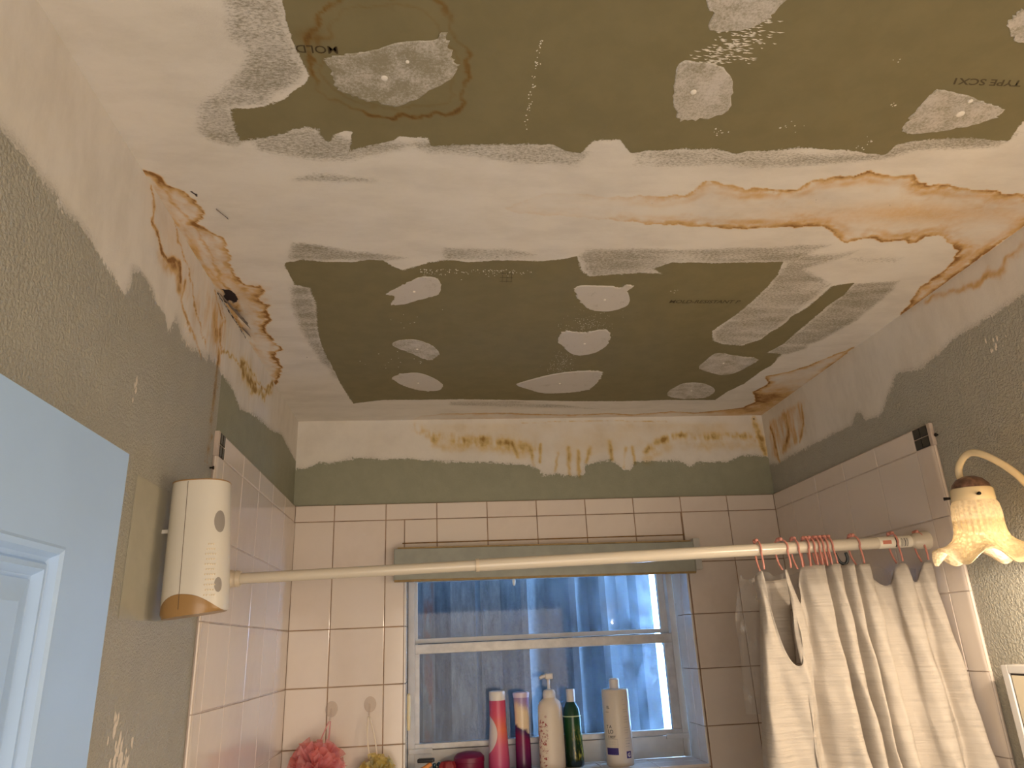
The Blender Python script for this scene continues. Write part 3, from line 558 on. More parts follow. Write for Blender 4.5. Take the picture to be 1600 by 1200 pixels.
# fan of yellow below the right ring
lowp = [(x, z-.03) for x, z in D['sb_right']]; st += falloff(P, lowp, .02, .38, a, b, 317)
for i in range(10): st += falloff(P, D['drip%d' % i], .0065 if i in (1, 2, 3, 4) else .005, .75 if i < 5 else .5, a, b, 320+3*i, .004, 60)
st += falloff(P, D['sb_corner'], .008, .8, a, b, 351, .006)
st += falloff(P, [(.70, 2.425), (.98, 2.43), (1.18, 2.422)], .0016, .5, a, b, 355, .003)
dk = .8*np.exp(-((a-1.478)**2+(b-2.428)**2)/.0055**2)
at = dict(sd=s, skim=skim, stain=np.clip(st, 0, 1.5), dark=dk)
wall_back = link('wall_back', np_mesh('wall_back', co, q, at), mat=M['wall_alcove']); tag(wall_back, 'back wall of the tub alcove with yellow drip stains', 'wall', kind='structure')
M['bare_wall'] = simple('plain_wall', (.42, .42, .37), .6, bump=.3)
M['floor'] = simple('floor_tile', (.45, .40, .34), .4, noise=.15, nscale=8)
tag(box('wall_near', (0, W, YN-.05, YN, 0, H), M['bare_wall']), 'wall behind the camera', 'wall', kind='structure')
tag(box('floor', (0, W, YN, 0, -.05, 0), M['floor']), 'bathroom floor', 'floor', kind='structure')

# ------------------------------------------------------------------ tiles
def tile_mat():
    t = NT('glazed_tile'); p = t.pos()
    n = t.noise(p, 14, 5, .6); oi = t.node('ShaderNodeObjectInfo').outputs['Random']
    c = t.mix(t.sstep(n, .35, .75), (.74, .65, .58), (.69, .60, .53)); c = t.mix(oi, c, (.75, .67, .60))
    return t.end(t.bsdf(Base_Color=c, Roughness=.12, Specular_IOR_Level=.5, Normal=t.bump(t.noise(p, 9, 2), .15, .004)))
M['tile'] = tile_mat()
M['grout'] = simple('grout', (.38, .25, .16), .9, noise=.5, nscale=20)
M['grout_light'] = simple('grout_light', (.62, .52, .45), .9, noise=.25, nscale=20)
M['black_tile'] = simple('black_mosaic', (.028, .026, .024), .25)
M['reveal_tile'] = simple('reveal_tile', (.74, .70, .66), .12, noise=.06, nscale=30)
tile_cache = {}
def tile_mesh(w, h, th, bev=.0018, key='t', mat=None):
    k = (round(w, 3), round(h, 3), th, key)
    if k not in tile_cache:
        bm = bmesh.new(); x, z = w/2, h/2
        L0 = [bm.verts.new((sx*x, 0, sz*z)) for sx, sz in ((-1,-1),(1,-1),(1,1),(-1,1))]
        L1 = [bm.verts.new((sx*x, -th+bev, sz*z)) for sx, sz in ((-1,-1),(1,-1),(1,1),(-1,1))]
        L2 = [bm.verts.new((sx*(x-bev*.3), -th+bev*.3, sz*(z-bev*.3))) for sx, sz in ((-1,-1),(1,-1),(1,1),(-1,1))]
        L3 = [bm.verts.new((sx*(x-bev), -th, sz*(z-bev))) for sx, sz in ((-1,-1),(1,-1),(1,1),(-1,1))]
        for A_, B_ in ((L0, L1), (L1, L2), (L2, L3)):
            for i in range(4): bm.faces.new((A_[i], A_[(i+1) % 4], B_[(i+1) % 4], B_[i]))
        bm.faces.new(L3); bm.faces.new(L0[::-1])
        me = bm_mesh('tile', bm); me.materials.append(mat or M['tile']); tile_cache[k] = me
    return tile_cache[k]
G = .0022
def put_tile(parent, frame, u0, u1, z0, z1, th, name='tile', mat=None, key='t'):
    """frame(u, z) -> (location, z-rotation) on the wall; the tile's own -Y is the room side"""
    if u1-u0 < .006 or z1-z0 < .006: return
    me = tile_mesh(u1-u0-G, z1-z0-G, th, key=key, mat=mat)
    o = bpy.data.objects.new(name, me); COL.objects.link(o); o.parent = parent
    loc, rz = frame((u0+u1)/2, (z0+z1)/2); o.location = loc
    o.rotation_euler = (random.gauss(0, .0035), 0, rz+random.gauss(0, .0035)); return o
fb = lambda u, z: ((u, -.004, z), 0)
fl = lambda u, z: ((.004, -u, z), math.pi/2)
fr = lambda u, z: ((W-.004, -u, z), -math.pi/2)
rows = [ZT, ZT-.049] + [ZT-.049-T*k for k in range(1, 8)]
def cut(u0, u1, z0, z1, hole):
    if hole is None: return [(u0, u1, z0, z1)]
    a0, a1, b0, b1 = hole
    if u1 <= a0 or u0 >= a1 or z1 <= b0 or z0 >= b1: return [(u0, u1, z0, z1)]
    out = []
    if u0 < a0: out.append((u0, a0, z0, z1))
    if u1 > a1: out.append((a1, u1, z0, z1))
    c0, c1 = max(u0, a0), min(u1, a1)
    if z1 > b1: out.append((c0, c1, b1, z1))
    if z0 < b0: out.append((c0, c1, z0, b0))
    return out
colsB = [0, .123] + [.123+.15245*k for k in range(1, 9)] + [W]
hole = (WX0, WX1, WZ0, WZ1)
for j in range(len(rows)-1):
    for i in range(len(colsB)-1):
        for (u0, u1, z0, z1) in cut(colsB[i], colsB[i+1], rows[j+1], rows[j], hole):
            put_tile(wall_back, fb, max(u0, .008), min(u1, W-.008), z0, z1, .005)
zb = rows[-1]
# grout beds (slightly behind the tile faces)
bm = bmesh.new()
for bx_ in ((0, WX0, zb, ZT), (WX1, W, zb, ZT), (WX0, WX1, WZ1, ZT), (WX0, WX1, zb, WZ0)): add_box(bm, bx_[0], bx_[1], -.0072, -.0004, bx_[2], bx_[3])
link('grout', bm_mesh('grout', bm), wall_back, mat=M['grout'])
colsL = [0, .165, .317, .470, .622, .772]; EL = .818
box('grout', (.0004, .0072, -EL+.003, -.006, zb, ZT), M['grout_light'], wall_left)
colsR = [0, .127, .279, .432, .584, .737]; ER = .798
box('grout', (W-.0072, W-.0004, -ER+.003, -.006, zb, ZT), M['grout_light'], wall_right)
def edge_tile(parent, frame, u0, u1, z0, z1, sgn):
    # bullnose: outer edge rolls back to the wall
    w = u1-u0-G; h = z1-z0-G; n = 5; vs = []; prof = [(-w/2, 0), (-w/2, -.005)] + [(w/2-.012+.012*math.sin(k/n*math.pi/2), -.005*math.cos(k/n*math.pi/2)) for k in range(n+1)]
    for z in (-h/2, h/2):
        for x, y in prof: vs.append((x*sgn, y, z))
    m_ = len(prof); fs = [(i, (i+1) % m_, m_+(i+1) % m_, m_+i) for i in range(m_)] + [tuple(range(m_))[::-1], tuple(range(m_, 2*m_))]
    bm = bmesh.new(); bv = [bm.verts.new(v) for v in vs]
    for f_ in fs: bm.faces.new([bv[i] for i in f_])
    o = link('edge_tile', bm_mesh('edge_tile', bm), parent, mat=M['tile']); loc, rz = frame((u0+u1)/2, (z0+z1)/2); o.location = loc; o.rotation_euler = (0, 0, rz)
for wall, fr_, cols, E_, sg in ((wall_left, fl, colsL, EL, -1), (wall_right, fr, colsR, ER, 1)):
    for j in range(len(rows)-1):
        for i in range(5):
            put_tile(wall, fr_, max(cols[i], .008), cols[i+1], rows[j+1], rows[j], .005)
        if j > 0: edge_tile(wall, fr_, cols[5], E_, rows[j+1], rows[j], sg)
    for jj in range(2):
        for ii in range(2):
            u0 = cols[5]+ii*(E_-.010-cols[5])/2; zz = rows[0]-.0245*jj
            put_tile(wall, fr_, u0, u0+(E_-.010-cols[5])/2, zz-.0245, zz, .0055, 'mosaic_tile', M['black_tile'], 'bk')
    lo, rz = fr_(E_-.005, ZT-.0245)
    box('mosaic_edge', ((0 if sg < 0 else W-.009), (.009 if sg < 0 else W), -E_, -(E_-.0105), ZT-.049, ZT), M['grout_light'], wall, .001)
# screws and nails at the tile edges
M['nail'] = simple('nail', (.02, .016, .014), .4, .6)
def nail(x, y, z, dx, label, ln=.012, r=.0028):
    t_ = empty('nail', (x, y, z), label, 'nail')
    tube('shank', [(0, 0, 0), (dx*ln, 0, 0)], r*.5, M['nail'], t_, 8)
    tube('head', [(dx*ln, 0, 0), (dx*(ln+.002), 0, 0)], r, M['nail'], t_, 10)
nail(0, -1.006, 1.945, 1, 'dark nail in the wall left of the air freshener', .014)
nail(0, -.828, 2.097, 1, 'dark nail beside the left mosaic tiles', .006, .0035)
nail(W, -.806, 2.144, -1, 'dark nail beside the right mosaic tiles', .004, .004)

# torn board paper and crack flap at the mouldy left corner
M['paper'] = simple('torn_paper', (.30, .25, .22), .9, noise=.5, nscale=60)
def flap(name, pts, w, parent, label):
    vs, fs = [], []
    for i, (x, y, z) in enumerate(pts):
        ww = w*math.sin(math.pi*(i+.6)/(len(pts)+.2))*random.uniform(.7, 1.2)
        vs += [(x-ww*.3, y-ww*.3, z+.001), (x+ww, y+ww*.2, z-.001-ww*.4), (x+ww, y+ww*.2, z-.002-ww*.4), (x-ww*.3, y-ww*.3, z-.0005)]
    for i in range(len(pts)-1):
        for k in range(4): fs.append((4*i+k, 4*i+(k+1) % 4, 4*i+4+(k+1) % 4, 4*i+4+k))
    fs += [(0, 1, 2, 3), tuple(4*(len(pts)-1)+k for k in (3, 2, 1, 0))]
    return tag(link(name, mesh_from(name, vs, fs), parent, mat=M['paper']), label)
flap('torn_paper', [(.004+.0018*k, -.885+.0115*k, H-.004-.0006*k) for k in range(14)], .011, ceiling, 'grey strip of torn drywall paper peeling at the corner')
flap('torn_paper', [(.006+.001*k, -.72+.008*k, H-.003) for k in range(7)], .006, ceiling, 'small dark torn paper sliver further along the corner')
flap('torn_paper', [(.078+.0016*k, -1.18+.004*k, H-.001) for k in range(8)], .003, ceiling, 'thin paper tear away from the corner')

# paint chips low on the left wall, plaster dab on the right wall
M['chip'] = simple('bare_plaster', (.78, .70, .60), .8, noise=.15, nscale=80)
def chips(name, cx_, cz_, n_, sy, sz, r, x, nx, parent, label):
    parts = []
    for k in range(n_):
        y, z = random.gauss(cx_, sy), random.gauss(cz_, sz); rr = r*random.uniform(.3, 1.2); m_ = 7; v = []
        for q_ in range(m_):
            a_ = q_*6.283/m_; v.append((x+nx*.0003, y+math.cos(a_)*rr*random.uniform(.4, 1), z+math.sin(a_)*rr*random.uniform(.8, 2.2)))
        v.append((x+nx*.0014, y, z)); parts.append((v, [(i, (i+1) % m_, m_) for i in range(m_)]))
    v, f = merge(parts); o = link(name, mesh_from(name, v, f), parent, mat=M['chip']); o['kind'] = 'stuff'; o['label'] = label
chips('paint_chips', -1.09, 1.635, 26, .018, .018, .006, 0, 1, wall_left, 'cluster of bare chipped spots low on the left wall')
chips('paint_chips', -1.115, 1.69, 5, .006, .008, .004, 0, 1, wall_left, 'few bare chips above the chipped cluster')
chips('paint_chips', -1.205, 2.12, 4, .003, .018, .005, 0, 1, wall_left, 'white vertical scratch above the door')
chips('paint_chips', -1.03, 2.295, 14, .012, .018, .0035, 0, 1, wall_left, 'white flecks below the plaster edge on the left wall')
chips('paint_chips', -1.02, 2.26, 16, .016, .015, .0035, W, -1, wall_right, 'white plaster smear on the right wall')
chips('paint_chips', -1.10, 2.25, 8, .007, .010, .003, W, -1, wall_right, 'white fleck at the right photo edge')
M['smooth_paint'] = simple('smooth_paint', (.42, .40, .32), .55, noise=.08, nscale=30)
tag(box('repaired_patch', (0, .0012, -1.155, -.985, 1.812, 2.01), M['smooth_paint'], wall_left, .0005), 'smooth rectangular repair behind the air freshener')

# ------------------------------------------------------------------ ceiling corner tape ridge on the left wall
bm = bmesh.new()
# ------------------------------------------------------------------ window
M['alu'] = simple('window_alu', (.55, .53, .50), .45, .3, noise=.2, nscale=30)
M['alu_white'] = simple('window_paint', (.62, .60, .56), .5, noise=.12, nscale=20)
win = empty('window_1', (0, 0, 0), 'aluminium single-hung bathroom window with dirty panes', 'window'); win['kind'] = 'structure'
YD = .135
# wall thickness round the opening
bm = bmesh.new()
for b_ in ((WX0-.10, WX0, .001, .20, WZ0-.1, WZ1+.1), (WX1, WX1+.10, .001, .20, WZ0-.1, WZ1+.1), (WX0, WX1, .001, .20, WZ1, WZ1+.1), (WX0, WX1, .001, .20, WZ0-.1, WZ0)): add_box(bm, *b_)
link('reveal', bm_mesh('reveal', bm), wall_back, mat=M['grout_light'])
# reveal tiles
def rv(name, b_, mat=None): return box(name, b_, mat or M['reveal_tile'], wall_back, .0012)
zr = [WZ0] + [z for z in rows[::-1] if z > WZ0+.01 and z < WZ1] + [WZ1]
for i in range(len(zr)-1):
    for (y0, y1) in ((-.009, .058), (.060, .128)):
        rv('jamb_tile', (WX1-.006, WX1-.0002, y0, y1, zr[i]+.001, zr[i+1]-.001)); rv('jamb_tile', (WX0+.0002, WX0+.006, y0, y1, zr[i]+.001, zr[i+1]-.001))
xs_ = [WX0+.006] + [c for c in colsB if WX0+.03 < c < WX1-.03] + [WX1-.006]
for i in range(len(xs_)-1):
    for (y0, y1) in ((-.016, .058), (.060, .134)):
        rv('sill_tile', (xs_[i]+.001, xs_[i+1]-.001, y0, y1, WZ0+.0002, WZ0+.008))
ZS = WZ0+.008                                         # top of the sill
X0, X1 = WX0+.007, WX1-.007; zm = 1.755
def wf(name, b_, mat='alu', bev=.0015): return box(name, b_, M[mat], win, bev)
fx0, fx1 = X0, X1
fr_o = []
bm = bmesh.new()
add_box(bm, fx0, fx0+.020, YD, YD+.06, ZS, WZ1, .001); add_box(bm, fx1-.020, fx1, YD, YD+.06, ZS, WZ1, .001)
add_box(bm, fx0, fx1, YD, YD+.06, WZ1-.03, WZ1, .001); add_box(bm, fx0+.02, fx1-.02, YD+.004, YD+.06, ZS, ZS+.058, .001)
link('window_frame', bm_mesh('window_frame', bm), win, mat=M['alu_white'])
bm = bmesh.new()                                      # lower sash
add_box(bm, fx0+.020, fx0+.034, YD+.004, YD+.024, ZS+.060, zm+.012, .001); add_box(bm, fx1-.046, fx1-.020, YD+.004, YD+.024, ZS+.060, zm+.012, .001)
add_box(bm, fx0+.020, fx1-.020, YD+.000, YD+.026, zm-.014, zm+.014, .002); add_box(bm, fx0+.020, fx1-.020, YD+.000, YD+.024, ZS+.060, ZS+.076, .002)
link('lower_sash', bm_mesh('lower_sash', bm), win, mat=M['alu'])
bm = bmesh.new()                                      # upper sash
add_box(bm, fx0+.020, fx0+.028, YD+.030, YD+.05, zm-.02, WZ1-.03, .001); add_box(bm, fx1-.042, fx1-.020, YD+.030, YD+.05, zm-.02, WZ1-.03, .001)
add_box(bm, fx0+.020, fx1-.020, YD+.028, YD+.052, zm+.016, zm+.030, .002)
link('upper_sash', bm_mesh('upper_sash', bm), win, mat=M['alu_white'])
for nm, xx in (('sash_clip', fx0+.002), ('sash_clip', fx1-.072)):
    wf(nm, (xx, xx+.07, YD-.008, YD+.003, ZS+.050, ZS+.064), 'alu_white', .002)
def glass_mat():
    t = NT('dirty_glass'); p = t.pos()
    n = t.noise(t.mapping(p, (1, 1, .6)), 30, 6, .7); n2 = t.noise(p, 260, 3, .6)
    dirt = t.math('MULTIPLY', t.sstep(t.math('ADD', n, t.math('MULTIPLY', n2, .4)), .5, 1.0), .16)
    dirt = t.math('ADD', dirt, .02)
    tr = t.node('ShaderNodeBsdfTransparent', {0: (.90, .95, 1.0)}).outputs[0]
    gl = t.node('ShaderNodeBsdfGlossy', {'Color': (1, 1, 1), 'Roughness': .03}).outputs[0]
    df = t.node('ShaderNodeBsdfDiffuse', {0: (.14, .16, .19)}).outputs[0]; tl = t.node('ShaderNodeBsdfTranslucent', {0: (.7, .8, .95)}).outputs[0]
    d2 = t.node('ShaderNodeMixShader', {0: .75, 1: df, 2: tl}).outputs[0]
    a_ = t.node('ShaderNodeMixShader', {0: dirt, 1: tr, 2: d2}).outputs[0]
    return t.end(t.node('ShaderNodeMixShader', {0: .012, 1: a_, 2: gl}).outputs[0])
M['glass'] = glass_mat()
box('pane', (fx0+.03, fx1-.044, YD+.012, YD+.016, ZS+.07, zm-.010), M['glass'], win)
box('pane', (fx0+.024, fx1-.040, YD+.038, YD+.042, zm+.026, WZ1-.03), M['glass'], win)
M['gum'] = simple('white_blob', (.75, .78, .74), .5)
tag(lathe('paint_blob', [(.001, 0), (.007, .001), (.005, .003), (.001, .004)], M['gum'], win, (.672, YD+.038, 1.947), n=10, fn=lambda a, r, z, i: (r*math.cos(a)*.8+z*0, -z, r*math.sin(a)*2.0)), 'white paint blob on the upper pane')
# accordion storm shutter outside
def shutter_mat():
    t = NT('shutter_metal'); p = t.pos(); n = t.noise(t.mapping(p, (3, 3, .5)), 18, 6, .7)
    r = t.noise(t.mapping(p, (1, 1, .25)), 40, 5, .7)
    xs = t.node('ShaderNodeSeparateXYZ', {0: p}).outputs
    c = t.mix(t.sstep(n, .3, .7), (.13, .137, .145), (.045, .05, .055))
    rust = t.math('MULTIPLY', t.sstep(r, .42, .55), t.math('MULTIPLY', t.sstep(xs[0], .378, .388), t.sstep(xs[0], .418, .405)))
    c = t.mix(rust, c, (.11, .035, .02))
    return t.end(t.bsdf(Base_Color=c, Roughness=.42, Metallic=.35, Normal=t.bump(t.noise(p, 150, 3), .3, .001)))
M['shutter'] = shutter_mat()
sh = empty('storm_shutter', (0, .29, 0), 'ribbed metal storm shutter panel outside the window', 'shutter')
xk = [.30, .352, .378, .418, .470, .552, .572, .640, .705, .726, .795, .868, .890, .940, .972, .994, 1.045, 1.085, 1.105, 1.150]
yk = [0, .0, .045, .045, 0, .0, .055, .055, .0, .0, .05, .0, .0, .05, .0, .0, .055, .055, .01, .0]
for i in range(len(xk)-1):
    x0, x1, y0, y1 = xk[i], xk[i+1], yk[i], yk[i+1]; z0, z1 = 1.30, 2.25; t_ = .0025
    v = [(x0, y0, z0), (x1, y1, z0), (x1, y1, z1), (x0, y0, z1), (x0, y0+t_, z0), (x1, y1+t_, z0), (x1, y1+t_, z1), (x0, y0+t_, z1)]
    f = [(0,1,2,3),(7,6,5,4),(0,4,5,1),(1,5,6,2),(2,6,7,3),(3,7,4,0)]
    o = link('shutter_slat', mesh_from('shutter_slat', v, f), sh, mat=M['shutter']); o.rotation_euler = (0, 0, 0)
box('sky_block_top', (.15, 1.24, -.045, .055, 2.25, 2.30), M['shutter'], sh)  # unseen header, added to shut out sky light from above
box('sky_block_left', (.20, .299, -.08, .05, 1.30, 2.25), M['shutter'], sh, .003)  # unseen block, added so no sky light enters at the left end
box('sky_block_bottom', (.15, 1.24, -.085, .075, 1.26, 1.30), M['shutter'], sh)  # unseen ledge, added to stop sky light from below
# valance / blind headrail above the window
M['val'] = simple('valance_grey', (.33, .34, .29), .5, noise=.12, nscale=25)
M['val_edge'] = simple('valance_edge', (.36, .24, .09), .6, noise=.3, nscale=60)
va = empty('blind_valance', (.305, 0, 1.94), 'grey-green valance box above the window with brown edges', 'blind')
va.rotation_euler = (0, .006, 0)
vw = .892
box('front_panel', (0, vw, -.054, -.050, .003, .092), M['val'], va, .0008)
box('top_panel', (0, vw, -.050, -.0105, .088, .092), M['val'], va, .0008)
box('bottom_edge', (0, vw, -.0555, -.046, -.001, .005), M['val_edge'], va, .0008)
box('top_edge', (.008, vw-.006, -.0555, -.010, .0925, .0965), M['val_edge'], va, .0008)
for xx in (-.0022, vw+.0002): box('end_cap', (xx, xx+.002, -.054, -.0105, .003, .092), M['val'], va, .0005)
M['caulk'] = simple('yellow_caulk', (.30, .17, .06), .8, noise=.4, nscale=60)
tag(box('caulk_line', (.325, 1.19, -.0115, -.0085, 2.052, 2.0555), M['caulk'], wall_back, .0008), 'brown caulk line above the valance')
M['clearplast'] = simple('clear_plastic', (.75, .75, .72), .15, Alpha=.55)
tag(box('wall_clip', (1.202, 1.222, -.048, -.0105, 1.945, 2.038), M['clearplast'], va if False else None, .002), 'clear plastic bracket at the right end of the valance', 'bracket')
# blind chain and pull
ch = empty('blind_chain', (.3385, .052, 1.60), 'dark beaded blind chain with a cream pull left of the window', 'chain')
M['chain'] = simple('bead_chain', (.05, .035, .025), .35, .7); M['cream'] = simple('cream_plastic', (.72, .60, .33), .35)
parts = []
for k in range(95):
    z = .36-.0042*k
    v, f = lathe_data([(.0006, -.0016), (.0016, 0), (.0006, .0016)], 6); parts.append(([(x+.001, y, zz+z) for x, y, zz in v], f))
v, f = merge(parts); link('chain', mesh_from('chain', v, f, True), ch, mat=M['chain'])['kind'] = 'stuff'
o = lathe('pull', [(.0045, -.058), (.0055, -.05), (.0055, .030), (.0042, .036), (.0018, .038)], M['cream'], ch, (.004, -.006, 0), n=14)
o.location = (.0055, -.008, 0)
# ------------------------------------------------------------------ blue door leaf folded against the left wall
M['door'] = simple('blue_door_paint', (.40, .58, .86), .45, noise=.07, nscale=5, bump=.15, bscale=60)
dr = empty('door_1', (0.022, -1.33, 0), 'pale blue moulded panel door lying open against the left wall', 'door'); dr['kind'] = 'structure'
DT = 1.994; DX = .036
bm = bmesh.new()
def dbox(*b): add_box(bm, *b)
pan = [(-.655, -.405, 1.62, 1.868), (-.345, -.118, 1.62, 1.868)]
# stiles and rails leave the two upper panels open, the rest of the leaf is solid
dbox(0, DX, -.118, 0, .01, DT); dbox(0, DX, -.405, -.345, .01, 1.868); dbox(0, DX, -.762, -.655, .01, DT)
dbox(0, DX, -.655, -.118, 1.868, DT); dbox(0, DX, -.655, -.405, .01, 1.55); dbox(0, DX, -.345, -.118, .01, 1.55)
dbox(0, .020, -.657, -.116, 1.55, 1.87)
link('door_leaf', bm_mesh('door_leaf', bm), dr, mat=M['door'])
for (y0, y1, z1, z0) in ((-.345, -.118, 1.868, 1.55), (-.655, -.405, 1.868, 1.55)):
    # stepped ogee moulding round the recess
    prof = [(0, DX), (.003, DX+.0012), (.008, DX-.001), (.012, DX-.008), (.016, DX-.010), (.019, DX-.006), (.024, DX-.005), (.030, DX-.013), (.034, DX-.0145), (.036, .019)]
    vs, fs = [], []; n = len(prof)
    for (cy_, cz_, sy, sz) in ((y0, z0, 1, 1), (y1, z0, -1, 1), (y1, z1, -1, -1), (y0, z1, 1, -1)):
        for d_, x in prof: vs.append((x, cy_+sy*d_, cz_+sz*d_))
    for k in range(4):
        for i in range(n-1): fs.append((k*n+i, ((k+1) % 4)*n+i, ((k+1) % 4)*n+i+1, k*n+i+1))
    link('panel_moulding', mesh_from('panel_moulding', vs, fs), dr, mat=M['door'])
    bm = bmesh.new(); add_box(bm, .015, DX-.012, y0+.034, y1-.034, z0+.034, z1-.034)
    r = [v for v in bm.verts if v.co.x > .02]
    for v in bm.verts:
        if v.co.x > .02: pass
    c_ = Vector((0, (y0+y1)/2, (z0+z1)/2))
    ins = bmesh.ops.inset_region(bm, faces=[f for f in bm.faces if f.normal.x > .9], thickness=.030, depth=.005)
    link('raised_field', bm_mesh('raised_field', bm), dr, mat=M['door'])
M['latch'] = simple('cream_catch', (.80, .68, .50), .4)
lathe('door_bumper', [(.010, 0), (.0105, .01), (.009, .055), (.006, .065), (.001, .068)], M['latch'], dr, (.010, .006, 1.615), n=14, cap0=True)

# ------------------------------------------------------------------ automatic air freshener
M['white_pl'] = simple('white_plastic', (.72, .68, .60), .25, noise=.04, nscale=10); M['gold'] = simple('beige_base', (.36, .21, .08), .3)
M['grey_dot'] = simple('grey_plastic', (.30, .27, .24), .4); M['dark_seam'] = simple('seam', (.12, .08, .05), .6)
af = empty('air_freshener', (.062, -1.032, 1.815), 'white wall-mounted air freshener with beige base, left of the tiles', 'dispenser')
af.rotation_euler = (.015, -.035, 0)
def af_fn(a, r, z, i):
    sx, sy = .046, .042
    c, s_ = math.cos(a), math.sin(a); e = .85
    x = math.copysign(abs(c)**e, c)*sx*r; y = math.copysign(abs(s_)**e, s_)*sy*r
    return (x, y, z)
wavy = lambda a: .021 + .013*math.cos(2*(a + 1.75))           # base border rises on one face
N = 56
def shell(name, z_lo, z_hi, rfun, mat, parent, rows_=10, caps=(True, True)):
    vs, fs = [], []
    for j in range(rows_+1):
        t_ = j/rows_
        for k in range(N):
            a_ = 2*math.pi*k/N; z = z_lo(a_)*(1-t_)+z_hi(a_)*t_; r = rfun(z, t_)
            vs.append(af_fn(a_, r, z, 0))
    for j in range(rows_):
        for k in range(N): fs.append((j*N+k, j*N+(k+1) % N, (j+1)*N+(k+1) % N, (j+1)*N+k))
    if caps[0]: fs.append(tuple(range(N))[::-1])
    if caps[1]: fs.append(tuple(rows_*N+k for k in range(N)))
    return link(name, mesh_from(name, vs, fs, True), parent, mat=mat)
rb = lambda z: 1.05 - .12*(z/.205)
body_ = shell('body', wavy, lambda a: .205, lambda z, t_: rb(z)*(1 if t_ < .99 else .985), M['white_pl'], af); sharp(body_.data)
base_ = shell('base', lambda a: .004+.004*math.cos(a-.2), lambda a: wavy(a)+.001, lambda z, t_: rb(z)*(.93+.062*min(1, t_*2.2)), M['gold'], af, 6); sharp(base_.data)
shell('top_rim', lambda a: .2045, lambda a: .2062, lambda z, t_: .938, M['gold'], af, 1)
def curve_on(a_, z0, z1, off=1.004, n=14): return [af_fn(a_, rb(z0+(z1-z0)*k/n)*off, z0+(z1-z0)*k/n, 0) for k in range(n+1)]
tube('seam', curve_on(-1.75, .012, .203, 1.0), .00045, M['dark_seam'], af, 6)
for zc, lab, hh in ((.140, 'sensor_eye', .017), (.045, 'button', .011)):
    vs = [af_fn(-.62, rb(zc)*1.012, zc, 0)]; n_ = 20
    for k in range(n_):
        q_ = 2*math.pi*k/n_; z = zc+hh*math.sin(q_); vs.append(af_fn(-.62+.26*math.cos(q_)*hh/.017, rb(z)*1.006, z, 0))
    link(lab, mesh_from(lab, vs, [(0, 1+k, 1+(k+1) % n_) for k in range(n_)], True), af, mat=M['grey_dot'])
dots = []
for r_ in range(11):
    for c_ in range(5-(r_ % 2)):
        a_ = -1.12+.085*c_+.04*(r_ % 2); z = .030+.0075*r_
        if abs(c_-2)*2+r_ > 13: continue
        x, y, zz = af_fn(a_, rb(z)*1.008, z, 0); v, f = lathe_data([(.0013, 0), (.0008, .0006)], 6)
        dots.append(([(x+vx, y-vz, zz+vy) for vx, vy, vz in v], f))
v, f = merge(dots); o = link('speaker_dots', mesh_from('speaker_dots', v, f), af, mat=simple('dot_cream', (.85, .72, .52), .3)); o['kind'] = 'stuff'
box('wall_bracket', (-.062, -.040, -.003, .003, .13, .136), M['white_pl'], af, .001)

# ------------------------------------------------------------------ tension rod
M['rod'] = simple('cream_rod', (.66, .59, .48), .22); M['rod_cap'] = simple('rod_cap', (.66, .56, .42), .35)
RA = Vector((.0076, -.700, 1.902)); RB = Vector((W-.0076, -.703, 1.933)); rd = (RB-RA); RL = rd.length; rdn = rd.normalized()
rod = empty('shower_rod', tuple(RA), 'cream tension shower curtain rod across the tub alcove', 'rod')
rod.rotation_euler = rdn.to_track_quat('X', 'Z').to_euler()
def xt(name, x0, x1, r, mat, n=24, rads=None, pts=None):
    pts = pts or [(x0, 0, 0), (x1, 0, 0)]; o = tube(name, pts, r, mat, rod, n, rads=rads); sharp(o.data); return o
xt('inner_tube', .01, .52, .0108, M['rod']); xt('outer_tube', .505, RL-.01, .0126, M['rod'])
xt('tube_collar', .499, .506, .0132, M['rod_cap'])
xt('end_cap', 0, 0, 0, M['rod_cap'], pts=[(0,0,0), (.018,0,0), (.020,0,0), (.024,0,0), (.026,0,0), (.034,0,0)], rads=[.0175, .017, .0155, .0155, .0165, .0145])
xt('end_cap', 0, 0, 0, M['rod'], pts=[(RL,0,0), (RL-.012,0,0), (RL-.03,0,0), (RL-.036,0,0)], rads=[.0205, .0200, .0165, .0132])
M['sticker'] = simple('sticker', (.86, .80, .68), .4); M['black_ink'] = simple('black_print', (.03, .03, .035), .5); M['red_ink'] = simple('red_print', (.62, .22, .15), .5)
xt('label_sticker', RL-.118, RL-.042, .0129, M['sticker'])
def arc_patch(name, x0, x1, a0, a1, r, mat, parent, n=6):
    vs = []
    for k in range(n+1):
        a_ = a0+(a1-a0)*k/n
        for x in (x0, x1): vs.append((x, math.cos(a_)*r, math.sin(a_)*r))
    return link(name, mesh_from(name, vs, [(2*k, 2*k+1, 2*k+3, 2*k+2) for k in range(n)]), parent, mat=mat)
lab = [c for c in rod.children if c.name.startswith('label_sticker')][0]
xx = RL-.070
bars = []
for w_ in (1, 2, 1, 1, 3, 1, 2, 1):
    vs = []; n_ = 6
    for k in range(n_+1):
        a_ = math.radians(150+85*k/n_)
        for x in (xx, xx+w_*.0006): vs.append((x, math.cos(a_)*.0131, math.sin(a_)*.0131))
    bars.append((vs, [(2*k, 2*k+1, 2*k+3, 2*k+2) for k in range(n_)])); xx += w_*.0006+.0014
v, f = merge(bars); link('barcode', mesh_from('barcode', v, f), lab, mat=M['black_ink'])
arc_patch('black_band', RL-.082, RL-.079, math.radians(140), math.radians(240), .0131, M['black_ink'], lab)
arc_patch('red_print', RL-.112, RL-.092, math.radians(165), math.radians(200), .0131, M['red_ink'], lab)

